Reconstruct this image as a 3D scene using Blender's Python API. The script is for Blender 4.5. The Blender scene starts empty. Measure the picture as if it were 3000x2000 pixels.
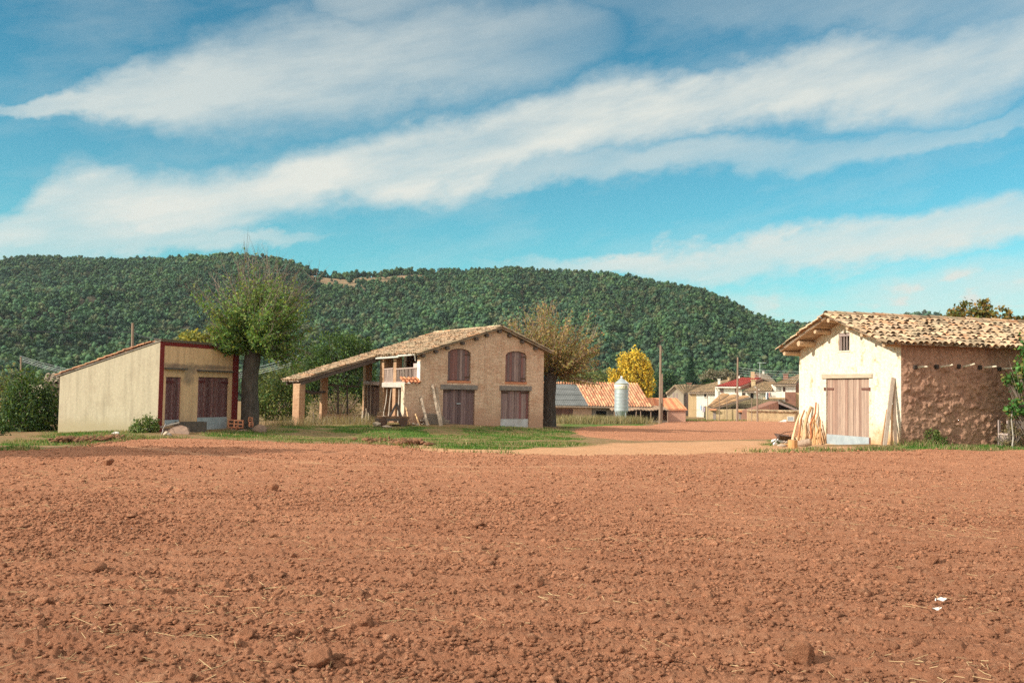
SKY_TINT = (0.21, 0.53, 0.48)
SKY_TOP = (0.09, 0.38, 0.40)
CLOUD = (2.9, 2.96, 2.72)
CUMUL = (3.0, 2.9, 2.6)
OVER_FILL = (5.8, 5.4, 4.9)
SOIL_A, SOIL_B, SOIL_C = (.50, .232, .130), (.40, .175, .097), (.66, .41, .26)
EXPOSURE = 0.86
HAZE = .00007
import bpy, math, random
import numpy as np
from mathutils import Vector, Matrix

rnd = random.Random(11)
rng = np.random.default_rng(11)
S = bpy.context.scene
COL = S.collection
rad = math.radians

# ------------------------------------------------------------------ camera
F = 2917.0                                   # focal length in pixels of a 3000 px wide frame (35 mm)
CAM = Vector((0, 0, 1.7))
CM = Matrix.Rotation(rad(90 + 2.95), 3, 'X') @ Matrix.Rotation(rad(1.0), 3, 'Z')
cd = bpy.data.cameras.new('camera'); cam = bpy.data.objects.new('camera', cd); COL.objects.link(cam)
cd.lens = 35.0; cd.sensor_width = 36.0; cd.clip_start = 0.05; cd.clip_end = 20000
cam.matrix_world = Matrix.Translation(CAM) @ CM.to_4x4()
S.camera = cam

def ray(px, py):
    return CM @ Vector(((px - 1500) / F, (1000 - py) / F, -1.0))
def P(px, py, d):
    r = ray(px, py); return CAM + r * (d / r.y)

# ------------------------------------------------------------------ noise (numpy)
def _hash(ix, iy, s):
    n = (ix.astype(np.int64) * 374761393 + iy.astype(np.int64) * 668265263 + s * 982451653) & 0x7fffffff
    n = ((n ^ (n >> 13)) * 1274126177) & 0x7fffffff
    n = ((n ^ (n >> 16)) * 2246822519) & 0x7fffffff
    return ((n ^ (n >> 15)) & 0xffffff) / float(0xffffff)
def vnoise(x, y, s=0):
    x = np.asarray(x, float); y = np.asarray(y, float)
    ix = np.floor(x); iy = np.floor(y); fx = x - ix; fy = y - iy
    ix = ix.astype(np.int64); iy = iy.astype(np.int64)
    u = fx * fx * fx * (fx * (fx * 6 - 15) + 10); v = fy * fy * fy * (fy * (fy * 6 - 15) + 10)
    a = _hash(ix, iy, s); b = _hash(ix + 1, iy, s); c = _hash(ix, iy + 1, s); d = _hash(ix + 1, iy + 1, s)
    return (a + (b - a) * u) * (1 - v) + (c + (d - c) * u) * v
def fbm(x, y, o=4, s=0, g=0.5):
    t = 0; a = 1; n = 0
    for k in range(o):
        t = t + a * vnoise(x * 2 ** k + 17.3 * k, y * 2 ** k - 9.1 * k, s + k); n += a; a *= g
    return t / n

# ------------------------------------------------------------------ terrain height
CP = np.array([  # x, y, z
    (-14.9, 42, -.20), (-12.9, 47, -.16), (-19.9, 44, -.42), (-13.2, 50, -.15), (-26, 42, -.5), (-4.8, 52, 0.0), (1.7, 56, -.24),
    (-11.5, 54, -.24), (-9, 58, -.1), (12.9, 33, .20), (11.1, 38.8, -.16), (19, 35.5, .10), (0, 0, 0), (0, 8, 0), (-5, 16, 0), (6, 16, 0),
    (-12, 24, -.02), (0, 25, .02), (12, 25, .02), (-8, 44, -.42), (-3, 45, -.42), (-11.5, 43, -.30), (3, 46, -.42), (9, 46, -.48), (-5, 36, -.18), (3, 37, -.18), (22, 90, -1.25), (8, 75, -.72),
    (20, 140, -1.85), (5, 140, -2.2), (40, 180, -2.4), (-40, 100, -.9), (-60, 60, -.6), (60, 60, -.5), (-80, 180, -2), (90, 180, -2.6),
    (40, 0, 0), (-40, 0, 0), (0, -40, 0)])
def _phi(r): return np.sqrt(r * r + 16.0)
_A = _phi(np.hypot(CP[:, None, 0] - CP[None, :, 0], CP[:, None, 1] - CP[None, :, 1]))
_W = np.linalg.solve(_A + 1e-3 * np.eye(len(CP)), CP[:, 2])
def zt(x, y):
    x = np.asarray(x, float); y = np.asarray(y, float)
    r = np.hypot(x, y)
    k = np.minimum(1, 190 / np.maximum(r, 1e-3)); xx = x * k; yy = y * k
    z = np.zeros(np.broadcast(x, y).shape)
    for i in range(len(CP)):
        z = z + _W[i] * _phi(np.hypot(xx - CP[i, 0], yy - CP[i, 1]))
    b = np.clip((r - 170) / 60, 0, 1)
    z = z * (1 - b) + (-2.6) * b
    back = np.clip((-y - 20) / 30, 0, 1)
    return z * (1 - back)
def zt1(x, y): return float(zt(np.array([x]), np.array([y]))[0])
def G(px, py):
    r = ray(px, py); d = 3.0
    while d < 400:
        p = CAM + r * (d / r.y)
        if p.z < zt1(p.x, p.y): break
        d *= 1.01
    lo, hi = d / 1.01, d
    for _ in range(12):
        m = (lo + hi) / 2; p = CAM + r * (m / r.y)
        if p.z < zt1(p.x, p.y): hi = m
        else: lo = m
    return CAM + r * (hi / r.y)

# ------------------------------------------------------------------ object helpers
def link(o, parent=None):
    COL.objects.link(o)
    if parent: o.parent = parent
    return o
def tag(o, label=None, cat=None, group=None, kind=None):
    if label: o['label'] = label
    if cat: o['category'] = cat
    if group: o['group'] = group
    if kind: o['kind'] = kind
    return o
def thing(name, label, cat, loc=(0, 0, 0), rz=0.0, group=None):
    o = bpy.data.objects.new(name, None); o.empty_display_size = .3
    link(o); o.location = loc; o.rotation_euler = (0, 0, rz)
    return tag(o, label, cat, group)

class MB:
    def __init__(s): s.v = []; s.f = []; s.c = []; s.used = False
    def add(s, vs, fs, col=None):
        b = len(s.v); s.v += [tuple(p) for p in vs]; s.f += [tuple(b + i for i in q) for q in fs]
        if col is not None: s.used = True
        s.c += [col or (1, 1, 1)] * len(fs); return s
    def box(s, x0, x1, y0, y1, z0, z1, col=None):
        v = [(x, y, z) for z in (z0, z1) for y in (y0, y1) for x in (x0, x1)]
        return s.add(v, [(0, 2, 3, 1), (4, 5, 7, 6), (0, 1, 5, 4), (2, 6, 7, 3), (0, 4, 6, 2), (1, 3, 7, 5)], col)
    def beam(s, a, b, w, h, col=None, up=(0, 0, 1), taper=1.0):
        a = Vector(a); b = Vector(b); t = (b - a).normalized(); u = Vector(up)
        if abs(t.dot(u)) > .98: u = Vector((0, 1, 0))
        r = t.cross(u).normalized(); u = r.cross(t)
        v = []
        for p, k in ((a, 1), (b, taper)):
            for i, j in ((-1, -1), (1, -1), (1, 1), (-1, 1)): v.append(p + r * (i * w / 2 * k) + u * (j * h / 2 * k))
        return s.add(v, [(3, 2, 1, 0), (4, 5, 6, 7), (0, 1, 5, 4), (1, 2, 6, 5), (2, 3, 7, 6), (3, 0, 4, 7)], col)
    def tube(s, pts, radii, n=6, col=None, cap=True, jit=0.0):
        pts = [Vector(p) for p in pts]
        if not hasattr(radii, '__len__'): radii = [radii] * len(pts)
        vs = []; u = None
        for i, p in enumerate(pts):
            t = (pts[min(i + 1, len(pts) - 1)] - pts[max(i - 1, 0)]).normalized()
            if u is None:
                u = t.cross(Vector((0.31, 0.17, 0.93)))
                if u.length < 1e-3: u = t.cross(Vector((1, 0, 0)))
            u = (u - t * u.dot(t)).normalized(); w = t.cross(u)
            for k in range(n):
                a = 2 * math.pi * k / n; r = radii[i] * (1 + jit * rnd.uniform(-1, 1))
                vs.append(p + u * (r * math.cos(a)) + w * (r * math.sin(a)))
        fs = []
        for i in range(len(pts) - 1):
            for k in range(n):
                fs.append((i * n + k, i * n + (k + 1) % n, (i + 1) * n + (k + 1) % n, (i + 1) * n + k))
        if cap:
            fs.append(tuple(reversed(range(n)))); fs.append(tuple((len(pts) - 1) * n + k for k in range(n)))
        return s.add(vs, fs, col)
    def prism(s, poly, vec, col=None):
        n = len(poly); v = [Vector(p) for p in poly]; w = [p + Vector(vec) for p in v]
        fs = [tuple(reversed(range(n))), tuple(range(n, 2 * n))] + [(i, (i + 1) % n, n + (i + 1) % n, n + i) for i in range(n)]
        return s.add(v + w, fs, col)
    def build(s, name, mat, parent=None, smooth=False, bevel=0):
        me = bpy.data.meshes.new(name); me.from_pydata(s.v, [], s.f); me.update()
        if True:
            at = me.attributes.new('Col', 'FLOAT_COLOR', 'FACE')
            at.data.foreach_set('color', np.array([(c[0], c[1], c[2], 1) for c in s.c], np.float32).ravel())
        if smooth: me.polygons.foreach_set('use_smooth', [True] * len(me.polygons))
        me.materials.append(mat)
        o = bpy.data.objects.new(name, me); link(o, parent)
        import bmesh
        bm = bmesh.new(); bm.from_mesh(me); bmesh.ops.recalc_face_normals(bm, faces=bm.faces)
        if bevel:
            bmesh.ops.remove_doubles(bm, verts=bm.verts, dist=1e-5)
            bmesh.ops.bevel(bm, geom=bm.edges, offset=bevel, segments=1, affect='EDGES')
        bm.to_mesh(me); bm.free()
        return o

def np_mesh(name, V, groups, mat, parent=None, cols=None, smooth=False, attrs=None, fcols=True):
    """V (n,3); groups: list of (m,k) index arrays; cols (nfaces,3)"""
    me = bpy.data.meshes.new(name); V = np.ascontiguousarray(V, np.float32)
    me.vertices.add(len(V)); me.vertices.foreach_set('co', V.ravel())
    nl = sum(g.size for g in groups); npoly = sum(len(g) for g in groups)
    me.loops.add(nl); me.loops.foreach_set('vertex_index', np.concatenate([g.ravel() for g in groups]).astype(np.int32))
    me.polygons.add(npoly)
    ls = []; b = 0
    for g in groups:
        ls.append(b + np.arange(len(g)) * g.shape[1]); b += g.size
    me.polygons.foreach_set('loop_start', np.concatenate(ls).astype(np.int32))
    if smooth: me.polygons.foreach_set('use_smooth', np.ones(npoly, bool))
    me.update(calc_edges=True)
    if cols is not None:
        at = me.attributes.new('Col', 'FLOAT_COLOR', 'FACE')
        c = np.ones((npoly, 4), np.float32); c[:, :3] = cols; at.data.foreach_set('color', c.ravel())
    for k, a in (attrs or {}).items():
        at = me.attributes.new(k, 'FLOAT', 'POINT'); at.data.foreach_set('value', np.ascontiguousarray(a, np.float32))
    me.materials.append(mat)
    o = bpy.data.objects.new(name, me); link(o, parent)
    return o

# leaves: array of quads
def leaf_quads(C, size, aspect=0.5, up=0.3, out=None, rg=rng):
    n = len(C); size = np.broadcast_to(np.asarray(size, float), (n,))
    nn = rg.normal(size=(n, 3)); nn[:, 2] += up
    if out is not None: nn += out
    nn /= np.linalg.norm(nn, axis=1, keepdims=True) + 1e-9
    t = rg.normal(size=(n, 3)); t -= nn * (t * nn).sum(1, keepdims=True); t /= np.linalg.norm(t, axis=1, keepdims=True) + 1e-9
    b = np.cross(nn, t)
    L = t * (size * .5)[:, None]; W = b * (size * .5 * aspect)[:, None]
    V = np.stack([C - L, C + W * 1.0 - L * .1, C + L, C - W - L * .1], 1)
    return V.reshape(-1, 3), np.arange(4 * n).reshape(n, 4)
def palette(n, cols, rg=rng, var=.18):
    cols = np.array(cols, float); i = rg.integers(0, len(cols), n)
    return np.clip(cols[i] * (1 + rg.normal(size=(n, 1)) * var), .004, 1)

class Frame:
    def __init__(s, px, d, deg, z=None):
        p = P(px, 1150, d); s.x, s.y = p.x, p.y; s.a = rad(deg); s.z = zt1(p.x, p.y) if z is None else z
        s.M = Matrix.Translation((s.x, s.y, s.z)) @ Matrix.Rotation(s.a, 4, 'Z'); s.I = s.M.inverted()
    @property
    def loc(s): return (s.x, s.y, s.z)
    def hit(s, px, py, ax, val):
        o = s.I @ CAM; r = s.I.to_3x3() @ ray(px, py); t = (val - o[ax]) / r[ax]; return o + r * t
    def w(s, p): return s.M @ Vector(p)
    def gz(s, x, y):
        p = s.M @ Vector((x, y, 0)); return zt1(p.x, p.y) - s.z

# ------------------------------------------------------------------ materials
def _nt(name):
    m = bpy.data.materials.new(name); m.use_nodes = True; nt = m.node_tree; nt.nodes.clear()
    out = nt.nodes.new('ShaderNodeOutputMaterial'); b = nt.nodes.new('ShaderNodeBsdfPrincipled')
    nt.links.new(b.outputs[0], out.inputs[0]); b.inputs['Specular IOR Level'].default_value = .2
    return m, nt, b, out
def N(nt, t, **k):
    n = nt.nodes.new(t)
    for a, v in k.items(): setattr(n, a, v)
    return n
def mapped(nt, sc=(1, 1, 1)):
    tc = N(nt, 'ShaderNodeTexCoord'); mp = N(nt, 'ShaderNodeMapping'); mp.inputs['Scale'].default_value = sc
    nt.links.new(tc.outputs['Object'], mp.inputs['Vector']); return mp.outputs[0]
def noise(nt, vec, scale, det=6, rough=.6):
    n = N(nt, 'ShaderNodeTexNoise'); n.inputs['Scale'].default_value = scale; n.inputs['Detail'].default_value = det
    n.inputs['Roughness'].default_value = rough; nt.links.new(vec, n.inputs['Vector']); return n.outputs['Fac']
def ramp(nt, fac, stops):
    r = N(nt, 'ShaderNodeValToRGB'); e = r.color_ramp.elements
    while len(e) < len(stops): e.new(.5)
    for i, (p, c) in enumerate(stops): e[i].position = p; e[i].color = (*c, 1) if len(c) == 3 else c
    nt.links.new(fac, r.inputs[0]); return r.outputs[0]
def mixc(nt, fac, a, b, mode='MIX'):
    m = N(nt, 'ShaderNodeMix', data_type='RGBA', blend_type=mode)
    for sock, v in ((m.inputs[0], fac), (m.inputs[6], a), (m.inputs[7], b)):
        if hasattr(v, 'links') or hasattr(v, 'is_linked'): nt.links.new(v, sock)
        elif isinstance(v, (int, float)): sock.default_value = v
        else: sock.default_value = (*v, 1)
    return m.outputs[2]
def mathn(nt, op, a, b=None, c=None, clamp=False):
    m = N(nt, 'ShaderNodeMath', operation=op); m.use_clamp = clamp
    for i, v in enumerate((a, b, c)):
        if v is None: continue
        if isinstance(v, (int, float)): m.inputs[i].default_value = v
        else: nt.links.new(v, m.inputs[i])
    return m.outputs[0]
def bump(nt, b, h, st, dist=.02):
    n = N(nt, 'ShaderNodeBump'); n.inputs['Strength'].default_value = st; n.inputs['Distance'].default_value = dist
    nt.links.new(h, n.inputs['Height']); nt.links.new(n.outputs[0], b.inputs['Normal'])
def attr(nt, name='Col', out='Color'):
    a = N(nt, 'ShaderNodeAttribute'); a.attribute_name = name; return a.outputs[out]

def mat(name, c1, c2=None, scale=3., rough=.9, st=.4, bscale=25., dist=.02, use=False, sc=(1, 1, 1), lo=.35, hi=.65, c3=None, metal=0., c3pos=.62):
    m, nt, b, _ = _nt(name); v = mapped(nt, sc)
    c2 = c2 or tuple(x * .75 for x in c1)
    col = ramp(nt, noise(nt, v, scale), [(lo, c1), (hi, c2)])
    if c3: col = mixc(nt, ramp(nt, noise(nt, v, scale * 3.7, 8, .7), [(c3pos, (0, 0, 0)), (c3pos + .06, (1, 1, 1))]), col, c3)
    if use: col = mixc(nt, 1.0, col, attr(nt), 'MULTIPLY')
    nt.links.new(col, b.inputs['Base Color']); b.inputs['Roughness'].default_value = rough; b.inputs['Metallic'].default_value = metal
    if st: bump(nt, b, noise(nt, v, bscale, 8, .65), st, dist)
    return m
def leafmat(name, trans=.35, rough=.6):
    m, nt, b, out = _nt(name); a = attr(nt)
    nt.links.new(a, b.inputs['Base Color']); b.inputs['Roughness'].default_value = rough
    t = N(nt, 'ShaderNodeBsdfTranslucent'); nt.links.new(mixc(nt, 1.0, a, (1.25, 1.2, .6), 'MULTIPLY'), t.inputs[0])
    mx = N(nt, 'ShaderNodeMixShader'); mx.inputs[0].default_value = trans
    nt.links.new(b.outputs[0], mx.inputs[1]); nt.links.new(t.outputs[0], mx.inputs[2]); nt.links.new(mx.outputs[0], out.inputs[0])
    return m
def wallmat(name, base, patch, stain, sz=.9, brick=None, st=.5, bscale=18, dist=.03, pscale=1.2, plo=.5, phi=.62, fine=.25, spots=()):
    """plaster or adobe: base colour, patches of a second colour, a soil-splash stain along the foot, optional brick courses"""
    m, nt, b, _ = _nt(name); v = mapped(nt)
    col = mixc(nt, ramp(nt, noise(nt, v, pscale, 8, .65), [(plo, (0, 0, 0)), (phi, (1, 1, 1))]), base, patch)
    f = noise(nt, v, 9, 6, .7)
    col = mixc(nt, 1.0, col, ramp(nt, f, [(.25, (1 - fine * 1.4,) * 3), (.7, (1 + fine * .3,) * 3)]), 'MULTIPLY')
    vs_ = N(nt, 'ShaderNodeMapping'); vs_.inputs['Scale'].default_value = (5, 5, .35); nt.links.new(v, vs_.inputs['Vector'])
    col = mixc(nt, 1.0, col, ramp(nt, noise(nt, vs_.outputs[0], 1, 6, .6), [(.32, (.84,) * 3), (.55, (1.03,) * 3)]), 'MULTIPLY')
    h = noise(nt, v, bscale, 8, .7)
    sx = N(nt, 'ShaderNodeSeparateXYZ'); nt.links.new(v, sx.inputs[0])
    if brick:
        cb = N(nt, 'ShaderNodeCombineXYZ'); nt.links.new(mathn(nt, 'ADD', sx.outputs[0], sx.outputs[1]), cb.inputs[0]); nt.links.new(sx.outputs[2], cb.inputs[1])
        wob = N(nt, 'ShaderNodeVectorMath', operation='MULTIPLY_ADD'); nn = N(nt, 'ShaderNodeTexNoise'); nn.inputs['Scale'].default_value = 2.2
        nt.links.new(v, nn.inputs['Vector']); nt.links.new(nn.outputs['Color'], wob.inputs[0]); wob.inputs[1].default_value = (.06, .05, 0); nt.links.new(cb.outputs[0], wob.inputs[2])
        bt = N(nt, 'ShaderNodeTexBrick'); nt.links.new(wob.outputs[0], bt.inputs['Vector']); bt.inputs['Scale'].default_value = 1
        bt.inputs['Brick Width'].default_value = brick[0]; bt.inputs['Row Height'].default_value = brick[1]; bt.inputs['Mortar Size'].default_value = brick[2]
        bt.inputs['Mortar Smooth'].default_value = .6; bt.inputs['Color1'].default_value = (1, 1, 1, 1); bt.inputs['Color2'].default_value = (.8, .72, .7, 1); bt.inputs['Mortar'].default_value = (*brick[3], 1)
        k = mixc(nt, ramp(nt, noise(nt, v, 1.6, 5), [(.35, (1, 1, 1)), (.7, (brick[4],) * 3)]), (1, 1, 1), bt.outputs['Color'])
        col = mixc(nt, 1.0, col, k, 'MULTIPLY')
        h = mathn(nt, 'MULTIPLY_ADD', bt.outputs['Fac'], -.35, h)
    zz = mathn(nt, 'ADD', sx.outputs[2], mathn(nt, 'MULTIPLY', noise(nt, v, 1.7, 6), -sz * 1.3))
    k = mathn(nt, 'SUBTRACT', 1.0, mathn(nt, 'DIVIDE', mathn(nt, 'ADD', zz, sz * .45), sz), clamp=True)
    col = mixc(nt, k, col, stain)
    for (x0, z0, rx, rz, c, am) in spots:      # smoke stains
        e = mathn(nt, 'ADD', mathn(nt, 'POWER', mathn(nt, 'DIVIDE', mathn(nt, 'SUBTRACT', sx.outputs[0], x0), rx), 2.0), mathn(nt, 'POWER', mathn(nt, 'DIVIDE', mathn(nt, 'SUBTRACT', sx.outputs[2], z0), rz), 2.0))
        e = mathn(nt, 'MULTIPLY', mathn(nt, 'SUBTRACT', mathn(nt, 'ADD', 1.0, mathn(nt, 'MULTIPLY', mathn(nt, 'SUBTRACT', noise(nt, v, 5, 6, .7), .5), 1.6)), e, clamp=True), am)
        col = mixc(nt, e, col, c)
    nt.links.new(col, b.inputs['Base Color']); b.inputs['Roughness'].default_value = .95
    bump(nt, b, h, st, dist)
    return m

M = {}
M['soil'] = None
M['tile'] = mat('old_tile', (.49, .355, .24), (.37, .285, .205), 2.2, .9, .5, 40, .01, use=True, c3=(.20, .175, .12), c3pos=.57)
M['tile_new'] = mat('red_tile', (.62, .30, .16), (.52, .22, .12), 2.2, .9, .3, 40, .01, use=True)
M['wood'] = mat('grey_wood', (.34, .27, .24), (.24, .18, .165), 4, .9, .6, 20, .01, use=True, sc=(6, 6, .6))
M['woodx'] = mat('timber', (.34, .26, .19), (.22, .165, .12), 3, .9, .6, 20, .01, use=True)
M['redwood'] = mat('red_paint_wood', (.135, .030, .028), (.10, .026, .026), 4, .85, .5, 20, .01, use=True, sc=(9, 9, .5), c3=(.30, .21, .20), c3pos=.50)
M['steel'] = mat('zinc_sheet', (.37, .40, .40), (.28, .31, .32), 3, .7, .15, 8, .01, c3=(.30, .26, .22), c3pos=.66)
M['iron'] = mat('rusty_iron', (.07, .045, .035), (.11, .06, .04), 8, .8, .3, 30, .01)
M['bark'] = mat('bark', (.105, .085, .068), (.055, .045, .038), 5, .95, 1.0, 14, .05, sc=(1.6, 1.6, .5))
M['twig'] = mat('twig', (.21, .165, .13), (.14, .11, .085), 4, .95, 0)
M['twig_red'] = mat('twig_red', (.36, .26, .19), (.24, .17, .13), 4, .95, 0)
M['leaf'] = leafmat('leaf')
M['concrete'] = mat('concrete', (.27, .235, .195), (.19, .165, .14), 2.5, .95, .5, 25, .015, c3=(.14, .12, .10), c3pos=.63)
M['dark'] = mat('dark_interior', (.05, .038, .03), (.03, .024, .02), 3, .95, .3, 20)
M['white'] = mat('whitewash', (.74, .72, .66), (.62, .58, .50), 2.0, .95, .3, 20, .01)
M['brick'] = mat('orange_brick', (.56, .24, .13), (.42, .16, .09), 5, .95, .4, 25, .01, use=True)
M['pole'] = mat('pole_wood', (.30, .21, .15), (.20, .14, .10), 5, .9, .4, 20, .01, sc=(4, 4, .4))
M['wire'] = mat('pale_cable', (.55, .60, .62), (.5, .55, .56), 3, .6, 0)
M['wire_dark'] = mat('dark_cable', (.035, .04, .045), (.03, .03, .03), 3, .6, 0)
# ------------------------------------------------------------------ sky
SUN_EL = rad(27.5); SUN_AZ_FROM = Vector((-.9239, -.3827, 0)).normalized()
SD = Vector((SUN_AZ_FROM.x * math.cos(SUN_EL), SUN_AZ_FROM.y * math.cos(SUN_EL), math.sin(SUN_EL)))   # towards the sun
sl = bpy.data.lights.new('sun', 'SUN'); sl.energy = 3.7; sl.angle = rad(.5); sl.color = (1.0, .92, .80)
so = bpy.data.objects.new('sun', sl); COL.objects.link(so); so.rotation_euler = SD.to_track_quat('Z', 'Y').to_euler(); so.location = (-30, -20, 40)

W = bpy.data.worlds.new('World'); S.world = W; W.use_nodes = True
nt = W.node_tree; nt.nodes.clear()
wo = N(nt, 'ShaderNodeOutputWorld'); bg = N(nt, 'ShaderNodeBackground'); nt.links.new(bg.outputs[0], wo.inputs[0])
sky = N(nt, 'ShaderNodeTexSky'); sky.sky_type = 'NISHITA'; sky.sun_disc = False
sky.sun_elevation = SUN_EL; sky.sun_rotation = math.atan2(SD.x, SD.y)
sky.altitude = 600; sky.air_density = 1.0; sky.dust_density = 0.6; sky.ozone_density = 1.6
bg.inputs['Strength'].default_value = SKY_STRENGTH = .15
tc = N(nt, 'ShaderNodeTexCoord'); sx = N(nt, 'ShaderNodeSeparateXYZ'); nt.links.new(tc.outputs['Generated'], sx.inputs[0])
X, Y, Z = sx.outputs
AZ = mathn(nt, 'ARCTAN2', X, Y)
EL = mathn(nt, 'ARCTAN2', Z, mathn(nt, 'SQRT', mathn(nt, 'ADD', mathn(nt, 'MULTIPLY', X, X), mathn(nt, 'MULTIPLY', Y, Y))))
# a coordinate stretched along the lie of the cirrus (it rises to the right) for wispy structure
ca, sa = math.cos(rad(13)), math.sin(rad(13))
A_ = mathn(nt, 'ADD', mathn(nt, 'MULTIPLY', AZ, ca), mathn(nt, 'MULTIPLY', EL, sa))
B_ = mathn(nt, 'SUBTRACT', mathn(nt, 'MULTIPLY', EL, ca), mathn(nt, 'MULTIPLY', AZ, sa))
def vec(a, b, ka, kb, off=0.):
    c = N(nt, 'ShaderNodeCombineXYZ'); nt.links.new(mathn(nt, 'MULTIPLY', a, ka), c.inputs[0]); nt.links.new(mathn(nt, 'MULTIPLY', b, kb), c.inputs[1])
    c.inputs[2].default_value = off; return c.outputs[0]
n_big = noise(nt, vec(A_, B_, 5, 9), 1, 7, .55)
n_str = noise(nt, vec(A_, B_, 5.5, 22, 3), 1, 8, .6)
n_fine = noise(nt, vec(A_, B_, 24, 42, 7), 1, 8, .62)
def angs(px, py):
    r = ray(px, py); return math.atan2(r.x, r.y), math.atan2(r.z, math.hypot(r.x, r.y))
AZ0, AZ1 = -.62, .62
azn = mathn(nt, 'DIVIDE', mathn(nt, 'SUBTRACT', AZ, AZ0), AZ1 - AZ0, clamp=True)
def fcurve(pts, lo, hi):
    c = N(nt, 'ShaderNodeFloatCurve'); cv = c.mapping.curves[0]
    pts = sorted(((a - AZ0) / (AZ1 - AZ0), (v - lo) / (hi - lo)) for a, v in pts)
    pts = [p for i, p in enumerate(pts) if 0 <= p[0] <= 1]
    while len(cv.points) < len(pts): cv.points.new(.5, .5)
    for q, p in zip(cv.points, pts): q.location = p
    c.mapping.extend = 'HORIZONTAL'
    for q in cv.points: q.handle_type = 'AUTO_CLAMPED'
    c.mapping.update(); c.inputs['Factor'].default_value = 1
    nt.links.new(azn, c.inputs['Value'])
    return mathn(nt, 'MULTIPLY_ADD', c.outputs[0], hi - lo, lo)
ELW = mathn(nt, 'ADD', EL, mathn(nt, 'MULTIPLY', mathn(nt, 'SUBTRACT', n_big, .5), .10))
ELW = mathn(nt, 'ADD', ELW, mathn(nt, 'MULTIPLY', mathn(nt, 'SUBTRACT', n_fine, .5), .034))
def band(rows, wob=1.0):
    """rows: (px, upper py, lower py, density) -> soft band between two elevations"""
    cs, ws, ds = [], [], []
    for px, yu, yl, d in rows:
        a, eu = angs(px, yu); _, el_ = angs(px, yl); a = angs(px, (yu + yl) / 2)[0]
        cs.append((a, (eu + el_) / 2)); ws.append((a, abs(eu - el_) / 2)); ds.append((a, d))
    c = fcurve(cs, -.1, .6); w = fcurve(ws, 0, .15); d = fcurve(ds, 0, 1)
    t = mathn(nt, 'DIVIDE', mathn(nt, 'ABSOLUTE', mathn(nt, 'SUBTRACT', ELW, c)), w)
    s = N(nt, 'ShaderNodeMapRange', interpolation_type='SMOOTHSTEP'); nt.links.new(t, s.inputs[0])
    s.inputs[1].default_value = 1.55; s.inputs[2].default_value = .45; s.inputs[3].default_value = 0; s.inputs[4].default_value = 1
    return mathn(nt, 'MULTIPLY', s.outputs[0], d)
BANDS = [
    [(-300, 680, 780, .7), (0, 640, 735, .9), (230, 500, 735, .95), (600, 490, 690, 1), (900, 440, 615, 1), (1200, 385, 600, 1), (1500, 310, 520, 1), (1800, 240, 440, 1), (2100, 185, 390, .95), (2400, 140, 330, .9), (2700, 95, 320, .85), (3000, 60, 280, .8), (3300, 20, 260, .7)],
    [(-100, 300, 345, .3), (0, 300, 345, .5), (250, 215, 335, .8), (500, 150, 360, .78), (800, 70, 365, .72), (1100, 20, 335, .7), (1400, 0, 280, .5), (1700, 40, 220, .3), (1850, 60, 150, 0)],
    [(1350, 760, 790, 0), (1500, 752, 800, .4), (1800, 740, 800, .85), (2000, 715, 830, .95), (2400, 680, 790, .95), (2700, 640, 765, .95), (3000, 580, 715, .95), (3300, 540, 680, .9)],
    [(-200, 680, 780, .6), (0, 690, 765, .7), (300, 680, 760, .8), (600, 665, 745, .75), (850, 690, 730, .4), (1000, 700, 720, 0)],
    [(1200, 540, 560, 0), (1400, 500, 570, .35), (1600, 470, 550, .55), (1800, 440, 540, .55), (2100, 420, 530, .55), (2400, 390, 500, .5), (2800, 330, 420, .5), (3000, 320, 380, .3)],
    [(1850, 850, 950, 0), (2050, 850, 960, .45), (2300, 830, 980, .6), (2600, 800, 990, .65), (3000, 780, 1000, .7), (3300, 760, 1000, .7)],
    [(900, -80, 40, 0), (1000, -80, 60, .5), (1300, -80, 60, .3), (1700, -80, 50, .15), (2200, -80, 90, .25), (2700, -80, 110, .4), (3300, -100, 100, .4)],
]
D = None
for i, b in enumerate(BANDS):
    k = band(b)
    D = k if D is None else mathn(nt, 'MAXIMUM', D, k)
tex = N(nt, 'ShaderNodeMapRange'); nt.links.new(n_str, tex.inputs[0]); tex.inputs[1].default_value = .30; tex.inputs[2].default_value = .62; tex.inputs[3].default_value = .50; tex.inputs[4].default_value = 1.08
D = mathn(nt, 'MULTIPLY', D, tex.outputs[0])
thin = N(nt, 'ShaderNodeMapRange'); nt.links.new(mathn(nt, 'ADD', mathn(nt, 'MULTIPLY', n_big, .5), mathn(nt, 'MULTIPLY', n_str, .5)), thin.inputs[0]); thin.inputs[1].default_value = .48; thin.inputs[2].default_value = .75; thin.inputs[4].default_value = .4
D = mathn(nt, 'MAXIMUM', D, thin.outputs[0])
# unseen bright cloud overhead and behind the camera, added to fill shaded walls
over = N(nt, 'ShaderNodeMapRange', interpolation_type='SMOOTHSTEP'); nt.links.new(mathn(nt, 'MAXIMUM', EL, mathn(nt, 'MULTIPLY', Y, -1.0)), over.inputs[0]); over.inputs[1].default_value = .50; over.inputs[2].default_value = .75; over.inputs[4].default_value = .95
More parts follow.
